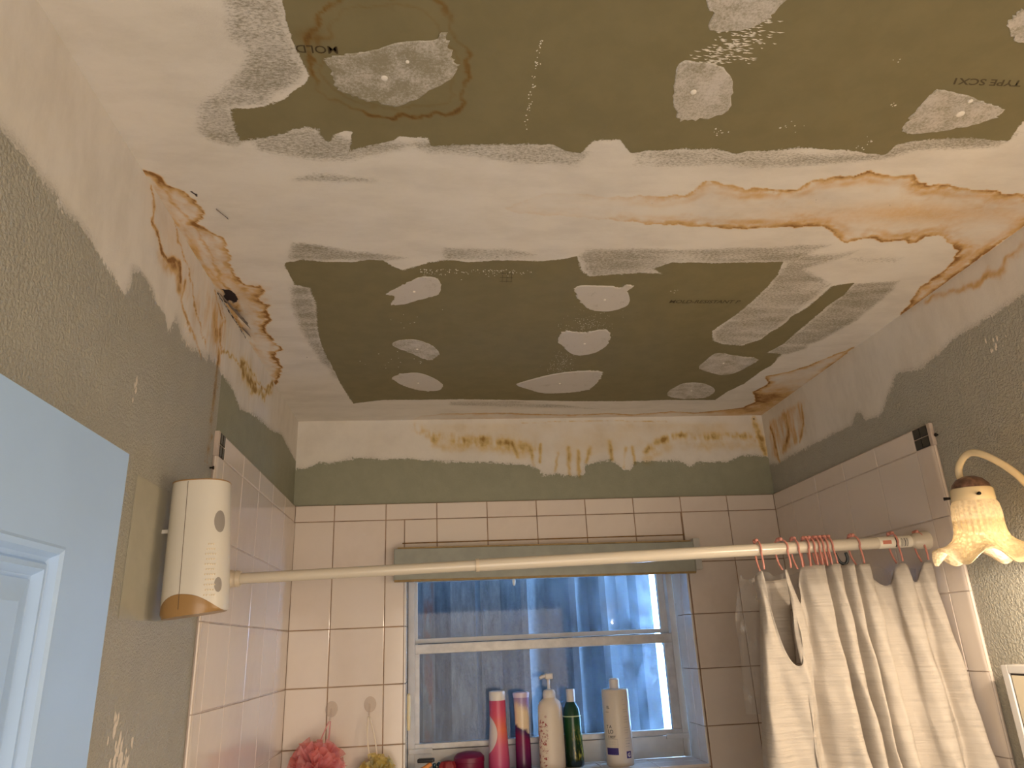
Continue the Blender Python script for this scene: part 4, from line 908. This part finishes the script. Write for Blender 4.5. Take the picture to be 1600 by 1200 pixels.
# ------------------------------------------------------------------ curtain
def cloth_mat():
    t = NT('slub_cotton'); p = t.pos()
    sl = t.noise(t.mapping(p, (9, 9, 420)), 1.0, 5, .75); wv = t.noise(t.mapping(p, (500, 500, 900)), 1.0, 2)
    sl2 = t.noise(t.mapping(p, (4, 4, 160)), 1.0, 3, .6)
    h = t.math('ADD', t.math('MULTIPLY', t.sstep(sl, .46, .74), .8), t.math('MULTIPLY', wv, .3)); h = t.math('ADD', h, t.math('MULTIPLY', t.sstep(sl2, .6, .72), .5))
    c = t.mix(t.sstep(sl, .35, .7), (.58, .525, .46), (.53, .475, .41))
    nrm = t.bump(h, .55, .0012)
    a_ = t.bsdf(Base_Color=c, Roughness=.85, Normal=nrm, Specular_IOR_Level=.2)
    tl = t.node('ShaderNodeBsdfTranslucent', {0: (.70, .62, .52), 1: nrm}).outputs[0]
    return t.end(t.node('ShaderNodeMixShader', {0: .22, 1: a_, 2: tl}).outputs[0])
M['cloth'] = cloth_mat()
def liner_mat():
    t = NT('clear_liner'); p = t.pos(); n = t.noise(t.mapping(p, (1, 1, .4)), 60, 4, .6)
    tr = t.node('ShaderNodeBsdfTransparent', {0: (.93, .93, .92)}).outputs[0]
    gl = t.bsdf(Base_Color=(.8, .78, .76), Roughness=.1, Normal=t.bump(n, .8, .004))
    return t.end(t.node('ShaderNodeMixShader', {0: t.math('ADD', .12, t.math('MULTIPLY', t.sstep(n, .5, .7), .22)), 1: tr, 2: gl}).outputs[0])
M['liner'] = liner_mat()
# control path: x, y-offset, top z  |  bottom x, bottom y-offset     (a line of pleats, back layer first)
CP = [
 (1.176,  .030, 1.866, 1.150,  .050), (1.150,  .034, 1.862, 1.120,  .050), (1.125,  .030, 1.862, 1.085,  .040), (1.102,  .018, 1.868, 1.050,  .020),
 (1.096, -.004, 1.872, 1.040, -.010), (1.100, -.016, 1.878, 1.042, -.025), (1.106, -.018, 1.872, 1.052, -.030), (1.108, -.018, 1.800, 1.066, -.028), (1.116, -.024, 1.726, 1.082, -.020),
 (1.130, -.030, 1.694, 1.098, -.012), (1.146, -.032, 1.705, 1.112, -.018), (1.156, -.030, 1.770, 1.124, -.026), (1.150, -.024, 1.868, 1.134, -.024), (1.160, -.016, 1.878, 1.143, -.014), (1.168, -.010, 1.850, 1.148,  .004),
 (1.180, -.004, 1.812, 1.156,  .020), (1.190,  .004, 1.840, 1.166,  .018), (1.198,  .004, 1.884, 1.176,  .010), (1.206, -.010, 1.887, 1.190, -.004), (1.218, -.018, 1.887, 1.208, -.012),
 (1.232, -.020, 1.887, 1.226, -.022), (1.241, -.018, 1.887, 1.240, -.016), (1.246,  .004, 1.886, 1.244,  .008), (1.252,  .004, 1.886, 1.248,  .008), (1.260, -.018, 1.887, 1.256, -.018), (1.270, -.022, 1.888, 1.264, -.024),
 (1.279, -.016, 1.887, 1.272, -.016), (1.283,  .004, 1.886, 1.276,  .006), (1.289,  .003, 1.886, 1.281,  .006), (1.296, -.018, 1.887, 1.289, -.018), (1.306, -.020, 1.887, 1.296, -.024),
 (1.312, -.000, 1.885, 1.301,  .004), (1.318,  .002, 1.885, 1.306,  .006), (1.324, -.016, 1.886, 1.314, -.016), (1.336, -.020, 1.886, 1.328, -.024), (1.347, -.014, 1.884, 1.338, -.018), (1.352,  .002, 1.872, 1.345,  .004),
 (1.364,  .010, 1.855, 1.358,  .010), (1.383,  .014, 1.842, 1.376,  .010), (1.396,  .006, 1.846, 1.388,  .000), (1.398, -.012, 1.872, 1.396, -.012), (1.410, -.022, 1.884, 1.408, -.022),
 (1.424, -.022, 1.880, 1.422, -.022), (1.434, -.012, 1.866, 1.432, -.012), (1.446,  .002, 1.848, 1.442,  .000), (1.457,  .002, 1.850, 1.450,  .004), (1.463, -.012, 1.874, 1.460, -.012),
 (1.471, -.018, 1.886, 1.472, -.024), (1.482, -.018, 1.884, 1.484, -.026), (1.489, -.008, 1.879, 1.489, -.018)]
pts = spline([(a_, b_, c_, d_, e_) for a_, b_, c_, d_, e_ in CP], 9)
rows_c = 46; ZB = .42; vs, fs = [], []
for j in range(rows_c+1):
    t_ = j/rows_c; t_ = t_**1.35
    for i, (x, y, zt, xb, yb) in enumerate(pts):
        z = zt+(ZB-zt)*t_
        d_ = min(1.0, max(0, (zt-z)/.40)); d_ = d_*d_*(3-2*d_)
        lean = -.045*min(1, max(0, (1.90-z)/.42))**1.3 - .03*max(0, (1.45-z))
        amp = 1+.25*d_
        yy = (y*(1-d_)+yb*d_)*amp; xx = x*(1-d_)+xb*d_
        yy += .0035*math.sin(z*23+i*.11)*d_+.002*math.sin(z*61+i*.31)
        vs.append((xx+.0015*math.sin(z*31+i*.07), -.702+yy+lean, z))
n_ = len(pts)
for j in range(rows_c):
    for i in range(n_-1): fs.append((j*n_+i, j*n_+i+1, (j+1)*n_+i+1, (j+1)*n_+i))
cur = empty('shower_curtain', (1.3, -.70, 0), 'white slubbed fabric shower curtain bunched at the right end of the rod', 'curtain')
o = link('curtain_fabric', mesh_from('curtain_fabric', [(x-1.3, y+.70, z) for x, y, z in vs], fs, True), cur, mat=M['cloth'])
sm = o.modifiers.new('thick', 'SOLIDIFY'); sm.thickness = .0012; sm.offset = 0
# sewn hem along the top
# transparent liner behind
lp = []
for i in range(150):
    u = i/149; x = 1.090+.402*u; lp.append((x, .052+.006*math.sin(u*52)+.006*math.sin(u*23+1), 1.885-.012*abs(math.sin(u*19+.4))-.006*math.sin(u*47)))
vs, fs = [], []; R2 = 20
for j in range(R2+1):
    t_ = (j/R2)**1.5
    for i, (x, y, zt) in enumerate(lp):
        vs.append((x-1.3 - .03*min(1, t_*3)*(1-(x-1.09)/.4), y + .006*math.sin(i*.5+j*.4), zt+(1.60-zt)*t_))
for j in range(R2):
    for i in range(149): fs.append((j*150+i, j*150+i+1, (j+1)*150+i+1, (j+1)*150+i))
ln = empty('curtain_liner', (1.3, -.70, 0), 'clear plastic liner showing behind the top of the fabric curtain', 'liner')
link('liner_sheet', mesh_from('liner_sheet', vs, fs, True), ln, mat=M['liner'])

# ------------------------------------------------------------------ pink rings
M['ring'] = simple('pink_ring', (.68, .28, .22), .35, noise=.2, nscale=60)
def rod_z(x): return RA.z + (x-RA.x)*rdn.z/rdn.x
def ring_pts(zb, back):
    r_ = .0172; P_ = []
    for k in range(17):
        a_ = math.radians(-30+240*k/16); P_.append((0, -r_*math.cos(a_), r_*math.sin(a_)))
    P_ = [(0, -.0165, zb+.002)] + [(0, -.0172, zb*.62)] + P_ + [(0, .012+back, zb*.6), (0, .004+back*.4, zb)]
    return P_
def ring_mesh():
    zb = -.046; v, f = tube_data(spline(ring_pts(zb, 0), 3), .0021, 7); return mesh_from('hook', v, f, True)
hook_me = ring_mesh(); hook_me.materials.append(M['ring'])
v, f = lathe_data([(.0004, -.0042), (.0034, -.003), (.0044, 0), (.0034, .003), (.0004, .0042)], 12); ball_me = mesh_from('bead', v, f, True); ball_me.materials.append(M['ring'])
RX = [(1.110, .02, 0), (1.162, .55, .02), (1.192, .12, -.10), (1.216, .10, .22), (1.229, .05, .0), (1.240, .06, .0), (1.250, .0, -.05), (1.260, .0, -.08), (1.271, -.02, -.16), (1.327, .35, -.12), (1.418, .10, -.10), (1.478, .12, -.04)]
RN = ['leftmost pink curtain ring, over the left edge of the fabric', 'second pink curtain ring from the left, twisted sideways', 'third pink curtain ring, just left of the tight bunch',
      'first pink ring of the tight bunch of six', 'second pink ring of the tight bunch of six', 'third pink ring of the tight bunch of six', 'fourth pink ring of the tight bunch of six', 'fifth pink ring of the tight bunch of six', 'last pink ring of the tight bunch of six',
      'lone pink ring right of the tight bunch', 'pink ring on the left part of the rod sticker', 'rightmost pink ring, at the rod end beside the barcode']
r0 = None
for i, (x, rz, tl) in enumerate(RX):
    r_ = bpy.data.objects.new('curtain_ring', None); COL.objects.link(r_); r_.empty_display_size = .01
    tag(r_, RN[i], 'ring', 'pink plastic rings on the shower rod'); r_.location = (x, -.7015, rod_z(x)+.0015); r_.rotation_euler = (0, tl*.5, rz)
    h_ = bpy.data.objects.new('hook', hook_me); COL.objects.link(h_); h_.parent = r_
    for (yy, zz) in ((-.004, .0178), (.0055, .0172), (.001, .0185)):
        b_ = bpy.data.objects.new('bead', ball_me); COL.objects.link(b_); b_.parent = r_; b_.location = (random.uniform(-.002, .002), yy, zz)
M['dark_clip'] = simple('dark_clip', (.03, .04, .045), .4)
tag(tube('hair_clip', spline([(1.288, -.690, 1.913), (1.296, -.688, 1.896), (1.306, -.690, 1.890), (1.313, -.692, 1.899), (1.311, -.693, 1.914)], 6), .0034, M['dark_clip'], None, 8), 'small dark clip hanging under the rod beside the bunched rings', 'clip')

# ------------------------------------------------------------------ vanity light (right wall)
M['lamp_metal'] = simple('cream_enamel', (.80, .66, .42), .25); M['lamp_cap'] = simple('aged_rose_cap', (.30, .17, .12), .35, .4, noise=.5, nscale=120)
def shade_mat():
    t = NT('ribbed_glass'); p = t.pos(); v = t.node('ShaderNodeTexVoronoi', {'Vector': t.mapping(p, (1, 1, 1)), 'Scale': 150.0}).outputs['Distance']
    nrm = t.bump(v, .7, .002)
    tr = t.node('ShaderNodeBsdfTransparent', {0: (1, .93, .80)}).outputs[0]
    tl = t.node('ShaderNodeBsdfTranslucent', {0: (.95, .84, .62), 1: nrm}).outputs[0]
    gl = t.bsdf(Base_Color=(.80, .68, .48), Roughness=.15, Normal=nrm)
    a_ = t.node('ShaderNodeMixShader', {0: .80, 1: tl, 2: gl}).outputs[0]
    return t.end(t.node('ShaderNodeMixShader', {0: t.math('ADD', .66, t.math('MULTIPLY', t.sstep(v, .2, .6), .25)), 1: tr, 2: a_}).outputs[0])
M['shade'] = shade_mat()
def bulb_mat():
    t = NT('lit_bulb'); return t.end(t.node('ShaderNodeEmission', {0: LAMP_COL + (1,), 1: 1.6}).outputs[0])
M['bulb'] = bulb_mat(); M['bulb_off'] = simple('frosted_bulb', (.80, .74, .64), .3)
LX, LZ = 1.377, 1.975
lamp = empty('vanity_light', (W, -1.36, 1.90), 'cream gooseneck vanity light with frilled glass shades on the right wall', 'lamp')
lathe('back_plate', [(.055, -.001), (.055, .006), (.045, .012), (.02, .018)], M['lamp_metal'], lamp, (0, 0, 0), n=32, fn=lambda a, r, z, i: (-z-.0005, r*math.cos(a)*5.2 if r > .03 else r*math.cos(a)*3, r*math.sin(a)))
def lampunit(dy, side, bulb=True):
    c = Vector((LX-W, dy, LZ-1.90))
    arm = [(-.006, dy-side*.150, -.020), (-.035, dy-side*.128, -.014), (-.075, dy-side*.100, .030), (-.105, dy-side*.078, .095), (-.125, dy-side*.045, .134), (-.1300, dy-side*.012, .143), (-.130, dy+side*.018, .122), (-.1300, dy+side*.014, .090), (-.130, dy+.001, .072)]
    tube('arm', spline(arm, 8), .0062, M['lamp_metal'], lamp, 12)
    hd = lathe('fitter', [(.0335, -.014), (.0345, -.012), (.034, .006), (.0315, .009)], M['lamp_metal'], lamp, (c.x, c.y, c.z), n=36, cap0=False)
    hd.rotation_euler = (.06*side, 0, 0)
    lathe('fitter_cap', [(.031, .009), (.029, .016), (.021, .025), (.010, .030), (.006, .030)], M['lamp_cap'], hd, n=30, fn=lambda a, r, z, i: (r*(1+.03*math.cos(12*a))*math.cos(a), r*(1+.03*math.cos(12*a))*math.sin(a), z))
    for k, a_ in enumerate((-2.0, 2.3, .2)):
        tube('thumb_screw', [(math.cos(a_)*.033, math.sin(a_)*.033, -.005), (math.cos(a_)*.046, math.sin(a_)*.046, -.005)], .002, M['nail'], hd, 8, rads=[.0018, .0032])
    prof = [(.030, -.006), (.033, -.012), (.0365, -.020), (.0385, -.036), (.0385, -.055), (.040, -.068), (.045, -.079), (.055, -.089), (.068, -.097), (.080, -.102), (.083, -.106), (.079, -.1075), (.066, -.1005), (.053, -.092), (.043, -.081), (.0375, -.068), (.036, -.05)]
    def fn(a_, r, z, i):
        rf = max(0, (r-.040)/.043); rib = .0010*math.cos(26*a_)*(1 if .018 < -z < .09 else 0)
        rr = r + rib + rf*.006*math.cos(6*a_+.6)
        return (rr*math.cos(a_), rr*math.sin(a_), z + rf*.013*math.cos(6*a_) - rf*.004)
    lathe('glass_shade', prof, M['shade'], hd, n=104, fn=fn, cap0=False, cap1=False)
    k_ = 1.45 if bulb else 1.0; v, f = lathe_data([(.001, -.078*k_), (.010, -.075*k_), (.0165, -.066*k_), (.0185, -.054*k_), (.015, -.038*k_), (.010, -.024), (.010, -.004)], 20)
    link('bulb', mesh_from('bulb', v, f, True), hd, mat=M['bulb'] if bulb else M['bulb_off'])
    L = bpy.data.lights.new('bulb_light', 'POINT'); L.energy = LAMP_W if bulb else .85; L.color = LAMP_COL; L.shadow_soft_size = .022
    lo = bpy.data.objects.new('bulb_light', L); COL.objects.link(lo); lo.parent = lamp; lo.location = (c.x, c.y, c.z-(.112 if bulb else .106))
    return hd
lampunit(.333, 1, False); lampunit(.085, -1); lampunit(-.20, -1)

# ------------------------------------------------------------------ medicine cabinet / framed panel at the right edge
M['frame_white'] = simple('white_frame', (.66, .64, .62), .35); M['panel_cream'] = simple('cream_panel', (.74, .66, .50), .5, noise=.06, nscale=12); M['frame_line'] = simple('dark_line', (.05, .035, .04), .5)
fc = empty('framed_panel', (W, -.868, 1.682), 'white-framed cream panel on the right wall below the lamp', 'frame')
w_, h_ = .45, .62
box('back_board', (-.030, -.0005, -w_, 0, -h_, 0), M['frame_white'], fc, .002)
for nm, b_ in (('frame_side', (-.037, -.030, -.016, 0, -h_, 0)), ('frame_side', (-.037, -.030, -w_, -w_+.016, -h_, 0)), ('frame_top', (-.037, -.030, -w_+.016, -.016, -.014, 0)), ('frame_bottom', (-.037, -.030, -w_+.016, -.016, -h_, -h_+.014))):
    box(nm, b_, M['frame_white'], fc, .0015)
box('dark_inset', (-.0325, -.0298, -w_+.016, -.016, -h_+.014, -.014), M['frame_line'], fc)
box('cream_face', (-.035, -.0322, -w_+.020, -.0195, -h_+.018, -.0175), M['panel_cream'], fc, .0008)

# ------------------------------------------------------------------ bottles on the sill
def bottle(name, x, y, label, cat='bottle', rz=0): return empty(name, (x, y, ZS), label, cat, 'toiletries on the window sill', rz)
def grad_mat(name, stops, rough=.3, extra=None):
    t = NT(name); p = t.pos(); xs = t.node('ShaderNodeSeparateXYZ', {0: p}).outputs
    r = t.node('ShaderNodeValToRGB', {0: t.math('DIVIDE', xs[2], .22)}); cr = r.color_ramp
    while len(cr.elements) < len(stops): cr.elements.new(.5)
    for e, (pos_, c) in zip(cr.elements, stops): e.position = pos_; e.color = c + (1,)
    col = r.outputs[0]
    if extra: col = extra(t, col, p, xs)
    return t.end(t.bsdf(Base_Color=col, Roughness=rough))
def pink_extra(t, col, p, xs):
    # white swoosh on the left flank
    d = t.math('ADD', t.math('MULTIPLY', t.math('SUBTRACT', xs[2], .100), t.math('SUBTRACT', xs[2], .100)), 0.0)
    f = t.math('SUBTRACT', t.math('MULTIPLY', t.math('ADD', xs[0], .004), -1.0), t.math('MULTIPLY', d, 9.0))
    return t.mix(t.sstep(f, 0.0, .0012), col, (.66, .58, .56))
M['b_pink'] = grad_mat('pink_bottle', [(0, (.42, .05, .16)), (.30, (.55, .09, .17)), (.5, (.70, .16, .08)), (.68, (.62, .08, .14)), (1, (.42, .04, .13))], .35, pink_extra)
M['cap_white'] = simple('white_cap', (.70, .66, .62), .35)
s0 = 0
b = bottle('shampoo_bottle', .598, .070, 'slim pink and orange bottle with white cap, leftmost upright bottle')
lathe('body', [(.0285, 0), (.030, .004), (.030, .03), (.0275, .07), (.0245, .12), (.0235, .160), (.0235, .186)], M['b_pink'], b, n=36)
lathe('cap', [(.0232, .186), (.0236, .188), (.0238, .207), (.022, .2105), (.012, .212)], M['cap_white'], b, n=36)
def purp_extra(t, col, p, xs):
    n = t.noise(p, 60, 4, .6); z = t.math('ADD', xs[2], t.math('MULTIPLY', n, .03))
    z = t.math('ADD', z, t.math('MULTIPLY', xs[0], .5))
    a_ = t.mix(t.sstep(z, .118, .130), (.05, .01, .07), (.78, .62, .42)); base = t.mix(t.sstep(z, .095, .12), col, a_)
    return t.mix(t.sstep(z, .165, .200), base, (.32, .22, .42))
M['b_purple'] = grad_mat('magenta_bottle', [(0, (.03, .002, .03)), (.18, (.12, .005, .07)), (.45, (.22, .005, .06)), (1, (.05, .01, .07))], .25, purp_extra)
b = bottle('conditioner_bottle', .668, .070, 'slim dark magenta bottle with a cream and lilac top, second upright bottle')
lathe('body', [(.0215, 0), (.0225, .004), (.022, .06), (.0205, .11), (.021, .15), (.0225, .190)], M['b_purple'], b, n=32, sy=.8)
lathe('cap', [(.0225, .190), (.0245, .199), (.0240, .2035), (.012, .206)], simple('lilac_cap', (.58, .50, .62), .3), b, n=32, sy=.8)
def flower(t, col, p, xs):
    n = t.noise(p, 110, 5, .7); f = t.sstep(n, .52, .58); m_ = t.math('MULTIPLY', f, t.sstep(xs[0], -.012, -.020)); m_ = t.math('MULTIPLY', m_, t.sstep(xs[2], .155, .12))
    return t.mix(m_, col, (.30, .03, .03))
M['b_pump'] = grad_mat('cream_pump_bottle', [(0, (.70, .60, .48)), (1, (.70, .62, .52))], .4, flower)
b = bottle('pump_bottle', .750, .062, 'tall cream pump bottle with dark red flower print', rz=.1)
lathe('body', [(.034, 0), (.0370, .004), (.0375, .02), (.037, .10), (.0355, .160), (.031, .175), (.020, .184), (.0165, .187)], M['b_pump'], b, n=40, sy=.72)
lathe('collar', [(.0175, .186), (.0185, .188), (.0185, .200), (.015, .207), (.006, .2095)], M['cap_white'], b, n=28)
tube('stem', [(0, 0, .208), (0, 0, .240)], .0042, M['cap_white'], b, 12)
v, f = tube_data(spline([(.010, 0, .2445), (-.006, 0, .2450), (-.018, 0, .2440), (-.026, 0, .2395)], 5), .005, 12, rads=None)
v = [(x, y*1.1, z) for x, y, z in v]
bm = bmesh.new(); add_box(bm, -.010, .0125, -.009, .009, .236, .252, .003); me = bm_mesh('pump_head', bm, True); pump = link('pump_head', me, b, mat=M['cap_white']); link('spout', mesh_from('spout', v, f, True), b, mat=M['cap_white'])
def green_extra(t, col, p, xs):
    n = t.noise(t.mapping(p, (1, 1, .16), (0, .25, 0)), 240, 4, .7)
    m_ = t.math('MULTIPLY', t.sstep(n, .50, .64), t.math('MULTIPLY', t.sstep(xs[2], .118, .07), t.sstep(xs[2], .012, .03)))
    m_ = t.math('MULTIPLY', m_, t.sstep(xs[0], -.012, .002))
    return t.mix(m_, col, (.46, .42, .06))
M['b_green'] = grad_mat('green_bottle', [(0, (.006, .015, .006)), (.2, (.008, .03, .012)), (.5, (.01, .07, .02)), (.62, (.012, .06, .03)), (.8, (.008, .05, .035)), (1, (.01, .06, .04))], .22, green_extra)
b = bottle('herbal_bottle', .817, .085, 'dark green bottle with yellow grass print and white cap')
lathe('body', [(.025, 0), (.0275, .004), (.028, .03), (.0265, .07), (.0262, .13), (.0235, .152), (.016, .166), (.0125, .171)], M['b_green'], b, n=36)
lathe('label_line', [(.0266, .131), (.0269, .1315), (.0269, .1335), (.0264, .134)], simple('pale_line', (.5, .6, .35), .4), b, n=36)
lathe('cap', [(.0125, .170), (.013, .171), (.013, .203), (.0120, .205)], M['cap_white'], b, n=24)
M['b_white'] = simple('white_bottle', (.66, .59, .50), .4); M['navy'] = simple('navy_print', (.035, .02, .16), .5); M['greyink'] = simple('grey_print', (.16, .14, .2), .5)
b = bottle('gel_bottle', .945, .060, 'big white cylindrical bottle with black and navy print, rightmost on the sill')
lathe('body', [(.037, 0), (.0392, .003), (.0392, .196), (.0375, .200), (.015, .2015)], M['b_white'], b, n=48)
lathe('cap', [(.0145, .201), (.0150, .202), (.0145, .226), (.010, .2305)], M['cap_white'], b, n=24)
def wrap(me, ang, z0, R_b=.0394):
    for v_ in me.vertices:
        a_ = ang + v_.co.x/R_b; z_ = v_.co.y+z0; v_.co = Vector((math.sin(a_)*R_b, -math.cos(a_)*R_b, z_))
    return me
def label_txt(txt, size, ang, z0, mat, sx=1., bold=.0002):
    me = text_mesh('label_print', txt, size, sx, bold=bold); link('label_print', wrap(me, ang, z0), b, mat=mat)
label_txt('EL', .011, -.98, .150, M['black_ink'], .9); label_txt('-------', .006, -1.15, .140, M['black_ink'])
label_txt('T A', .0115, -1.12, .099, M['black_ink'], 1.); label_txt('LO', .014, -1.02, .085, M['black_ink'], 1.)
label_txt('E BEST', .009, -1.02, .073, M['black_ink'], .9)
def wrap_quad(name, a0, a1, z0, z1, mat, R_b=.0394, n=8):
    vs = []
    for k in range(n+1):
        a_ = a0+(a1-a0)*k/n
        for z in (z0, z1): vs.append((math.sin(a_)*R_b, -math.cos(a_)*R_b, z))
    return link(name, mesh_from(name, vs, [(2*k, 2*k+2, 2*k+3, 2*k+1) for k in range(n)], True), b, mat=mat)
wrap_quad('navy_band', -1.25, -.28, .030, .048, M['navy']); wrap_quad('seal_print', .30, .72, .020, .038, M['navy'])
for z in (.056, .062): label_txt('- -- --- --', .0065, -.98, z, M['greyink'], .9, 0)
wrap_quad('label_rule', -1.2, -.30, .0700, .0705, M['greyink']); wrap_quad('label_rule', -.305, -.295, .050, .0705, M['greyink'])
for k, (z, n_) in enumerate(((.172, 2), (.158, 5), (.145, 7), (.139, 8), (.126, 8), (.119, 8), (.112, 7), (.098, 8), (.091, 8), (.084, 6), (.070, 8), (.063, 8), (.056, 8), (.049, 7))):
    label_txt('--------'[:n_], .0075, .28, z, M['greyink'], .8, 0)
me = text_mesh('label_print', 'G', .014, 1, bold=.0006); link('label_print', wrap(me, .38, .024, .0396), b, mat=M['cap_white'])

# low things on the left of the sill
M['magenta'] = simple('magenta_cap', (.16, .002, .035), .4); M['red_rubber'] = simple('red_rubber', (.24, .01, .015), .5)
b = bottle('magenta_tub', .513, .075, 'round magenta lidded tub left of the pink bottle', 'tub')
lathe('tub_body', [(.040, 0), (.0425, .004), (.0425, .030)], M['magenta'], b, n=36); lathe('lid', [(.0425, .030), (.044, .031), (.043, .043), (.034, .052), (.016, .056)], M['magenta'], b, n=36)
b = bottle('red_sponge', .452, .060, 'small dark red scalloped soap beside the magenta tub', 'soap'); b['group'] = 'small things on the left of the sill'
lathe('soap_body', [(.020, 0), (.024, .006), (.024, .026), (.017, .036), (.006, .038)], M['red_rubber'], b, n=40, fn=lambda a, r, z, i: (r*(1+.12*math.cos(7*a))*math.cos(a), r*(1+.12*math.cos(7*a))*math.sin(a)*.7, z))
M['orange'] = simple('orange_grip', (.80, .30, .08), .4); M['blk'] = simple('black_plastic', (.012, .012, .014), .35)
b = bottle('razor', .385, .055, 'disposable razor with black head and orange handle on the sill', 'razor', rz=-.15); b['group'] = 'small things on the left of the sill'
tube('handle', spline([(-.045, 0, .006), (-.02, 0, .012), (.005, 0, .024), (.022, 0, .034)], 6), .0062, M['orange'], b, 10, rads=None)
box('razor_head', (-.016, .030, -.012, .012, .0375, .0475), M['blk'], b, .003)
b = bottle('bead_cluster', .4255, .078, 'small dark blue-black beaded hair tie left of the red soap', 'hair tie'); b['group'] = 'small things on the left of the sill'
M['bluebead'] = simple('dark_beads', (.01, .04, .07), .25)
for k in range(9):
    a_ = k*.7; lathe('bead', [(.001, -.006), (.005, -.004), (.006, 0), (.005, .004), (.001, .006)], M['bluebead'], b, (.011*math.cos(a_), .009*math.sin(a_), .0062+.030*(k % 3)/3), n=10)

# ------------------------------------------------------------------ suction hooks and mesh puffs
def cup_mat():
    t = NT('suction_cup'); tr = t.node('ShaderNodeBsdfTransparent', {0: (.97, .96, .95)}).outputs[0]; gl = t.bsdf(Base_Color=(.8, .72, .68), Roughness=.1)
    return t.end(t.node('ShaderNodeMixShader', {0: .16, 1: tr, 2: gl}).outputs[0])
M['cup'] = cup_mat()
def hook_cup(x, z, label):
    t_ = empty('suction_hook', (x, -.0092, z), label, 'hook', 'clear suction hooks on the back wall')
    lathe('cup', [(.0205, .0), (.0195, .002), (.012, .005), (.0075, .008), (.007, .012)], M['cup'], t_, n=32, fn=lambda a, r, zz, i: (r*math.cos(a)*.82, -zz, r*math.sin(a)))
    tube('hook_arm', spline([(0, -.012, .002), (0, -.016, -.010), (0, -.020, -.022), (0, -.030, -.026), (0, -.033, -.018)], 5), .0024, M['cup'], t_, 8)
hook_cup(.136, 1.611, 'left clear suction hook carrying the pink puff'); hook_cup(.240, 1.618, 'right clear suction hook carrying the yellow puff')
def puff_mat(name, c1, c2):
    t = NT(name); p = t.pos(); n = t.noise(p, 45, 4, .6); c = t.mix(t.sstep(n, .3, .7), c1, c2)
    a_ = t.bsdf(Base_Color=c, Roughness=.7); tl = t.node('ShaderNodeBsdfTranslucent', {0: c}).outputs[0]; tr = t.node('ShaderNodeBsdfTransparent').outputs[0]
    m_ = t.node('ShaderNodeMixShader', {0: .4, 1: a_, 2: tl}).outputs[0]
    return t.end(t.node('ShaderNodeMixShader', {0: .35, 1: m_, 2: tr}).outputs[0])
def puff(name, x, y, z, R_p, mats, label, cord_mat, hx, hz, seed, tall=.05):
    t_ = empty(name, (x, y, z), label, 'bath puff', 'mesh bath puffs on the back wall'); rnd = random.Random(seed)
    groups = [[], []]
    for k in range(64):
        d = Vector((rnd.gauss(0, 1), rnd.gauss(0, .8), rnd.gauss(0, .9))).normalized(); t1 = d.orthogonal().normalized(); t2 = d.cross(t1); rot_ = rnd.random()*6.3
        ww = R_p*rnd.uniform(.42, .75); L_ = R_p*rnd.uniform(.75, 1.08); nu, nv = 12, 5; vs = []; ph = rnd.random()*6
        for j in range(nv+1):
            v_ = j/nv
            for i in range(nu+1):
                u_ = i/nu-.5; sp_ = ww*(.15+v_*1.1)*u_*2
                ruf = .16*ww*v_*math.sin(u_*22+ph)+.07*ww*v_*math.sin(u_*47+ph*2)
                q_ = d*(L_*(.1+.9*v_)*(1-.25*(u_*2)**2)) + (t1*math.cos(rot_)+t2*math.sin(rot_))*sp_ + (t2*math.cos(rot_)-t1*math.sin(rot_))*(ruf+.30*ww*v_*v_)
                q_ = Vector((q_.x, max(-R_p*1.0, min(q_.y, -y-.012)), q_.z)); vs.append(q_)
        fs = [(j*(nu+1)+i, j*(nu+1)+i+1, (j+1)*(nu+1)+i+1, (j+1)*(nu+1)+i) for j in range(nv) for i in range(nu)]
        groups[k % 2].append((vs, fs))
    for g_, m_ in zip(groups, mats):
        v, f = merge(g_); link('mesh_ruffle', mesh_from('mesh_ruffle', v, f, True), t_, mat=m_)
    hk = Vector((hx-x, -.039-y, hz-.028-z))
    for sx in (-1, 1):
        tube('cord', spline([(sx*.002+hk.x, hk.y, hk.z), (hk.x*.6+sx*.010, hk.y*.6, hk.z*.6+0), (hk.x*.2+sx*.009, hk.y*.2, hk.z*.25)], 6), .0019, cord_mat, t_, 6)
    return t_
pk1, pk2 = puff_mat('pink_mesh', (.90, .30, .29), (.94, .42, .40)), puff_mat('rose_mesh', (.90, .36, .38), (.92, .48, .50))
ye1, ye2 = puff_mat('yellow_mesh', (.80, .62, .18), (.85, .72, .32)), puff_mat('pale_green_mesh', (.66, .66, .38), (.80, .74, .48))
puff('bath_puff', .113, -.078, 1.474, .069, (pk1, pk2), 'pink mesh bath puff hanging from the left hook', pk2, .136, 1.611, 3)
puff('bath_puff', .262, -.066, 1.446, .052, (ye1, ye2), 'yellow mesh bath puff hanging from the right hook', simple('cream_cord', (.82, .72, .58), .6), .240, 1.618, 8)

# ------------------------------------------------------------------ bathtub below (out of frame, bounces light into the alcove)
M['tub'] = simple('tub_enamel', (.78, .74, .70), .15)
tb = empty('bathtub', (.0, 0, 0), 'white enamel bathtub in the alcove under the curtain', 'bathtub')
box('tub_apron', (.002, W-.002, -.70, -.64, .001, .40), M['tub'], tb, .008); box('tub_bottom', (.06, W-.06, -.64, -.06, .08, .12), M['tub'], tb, .005)
box('tub_rim', (.002, W-.002, -.062, -.010, .002, .40), M['tub'], tb, .008)
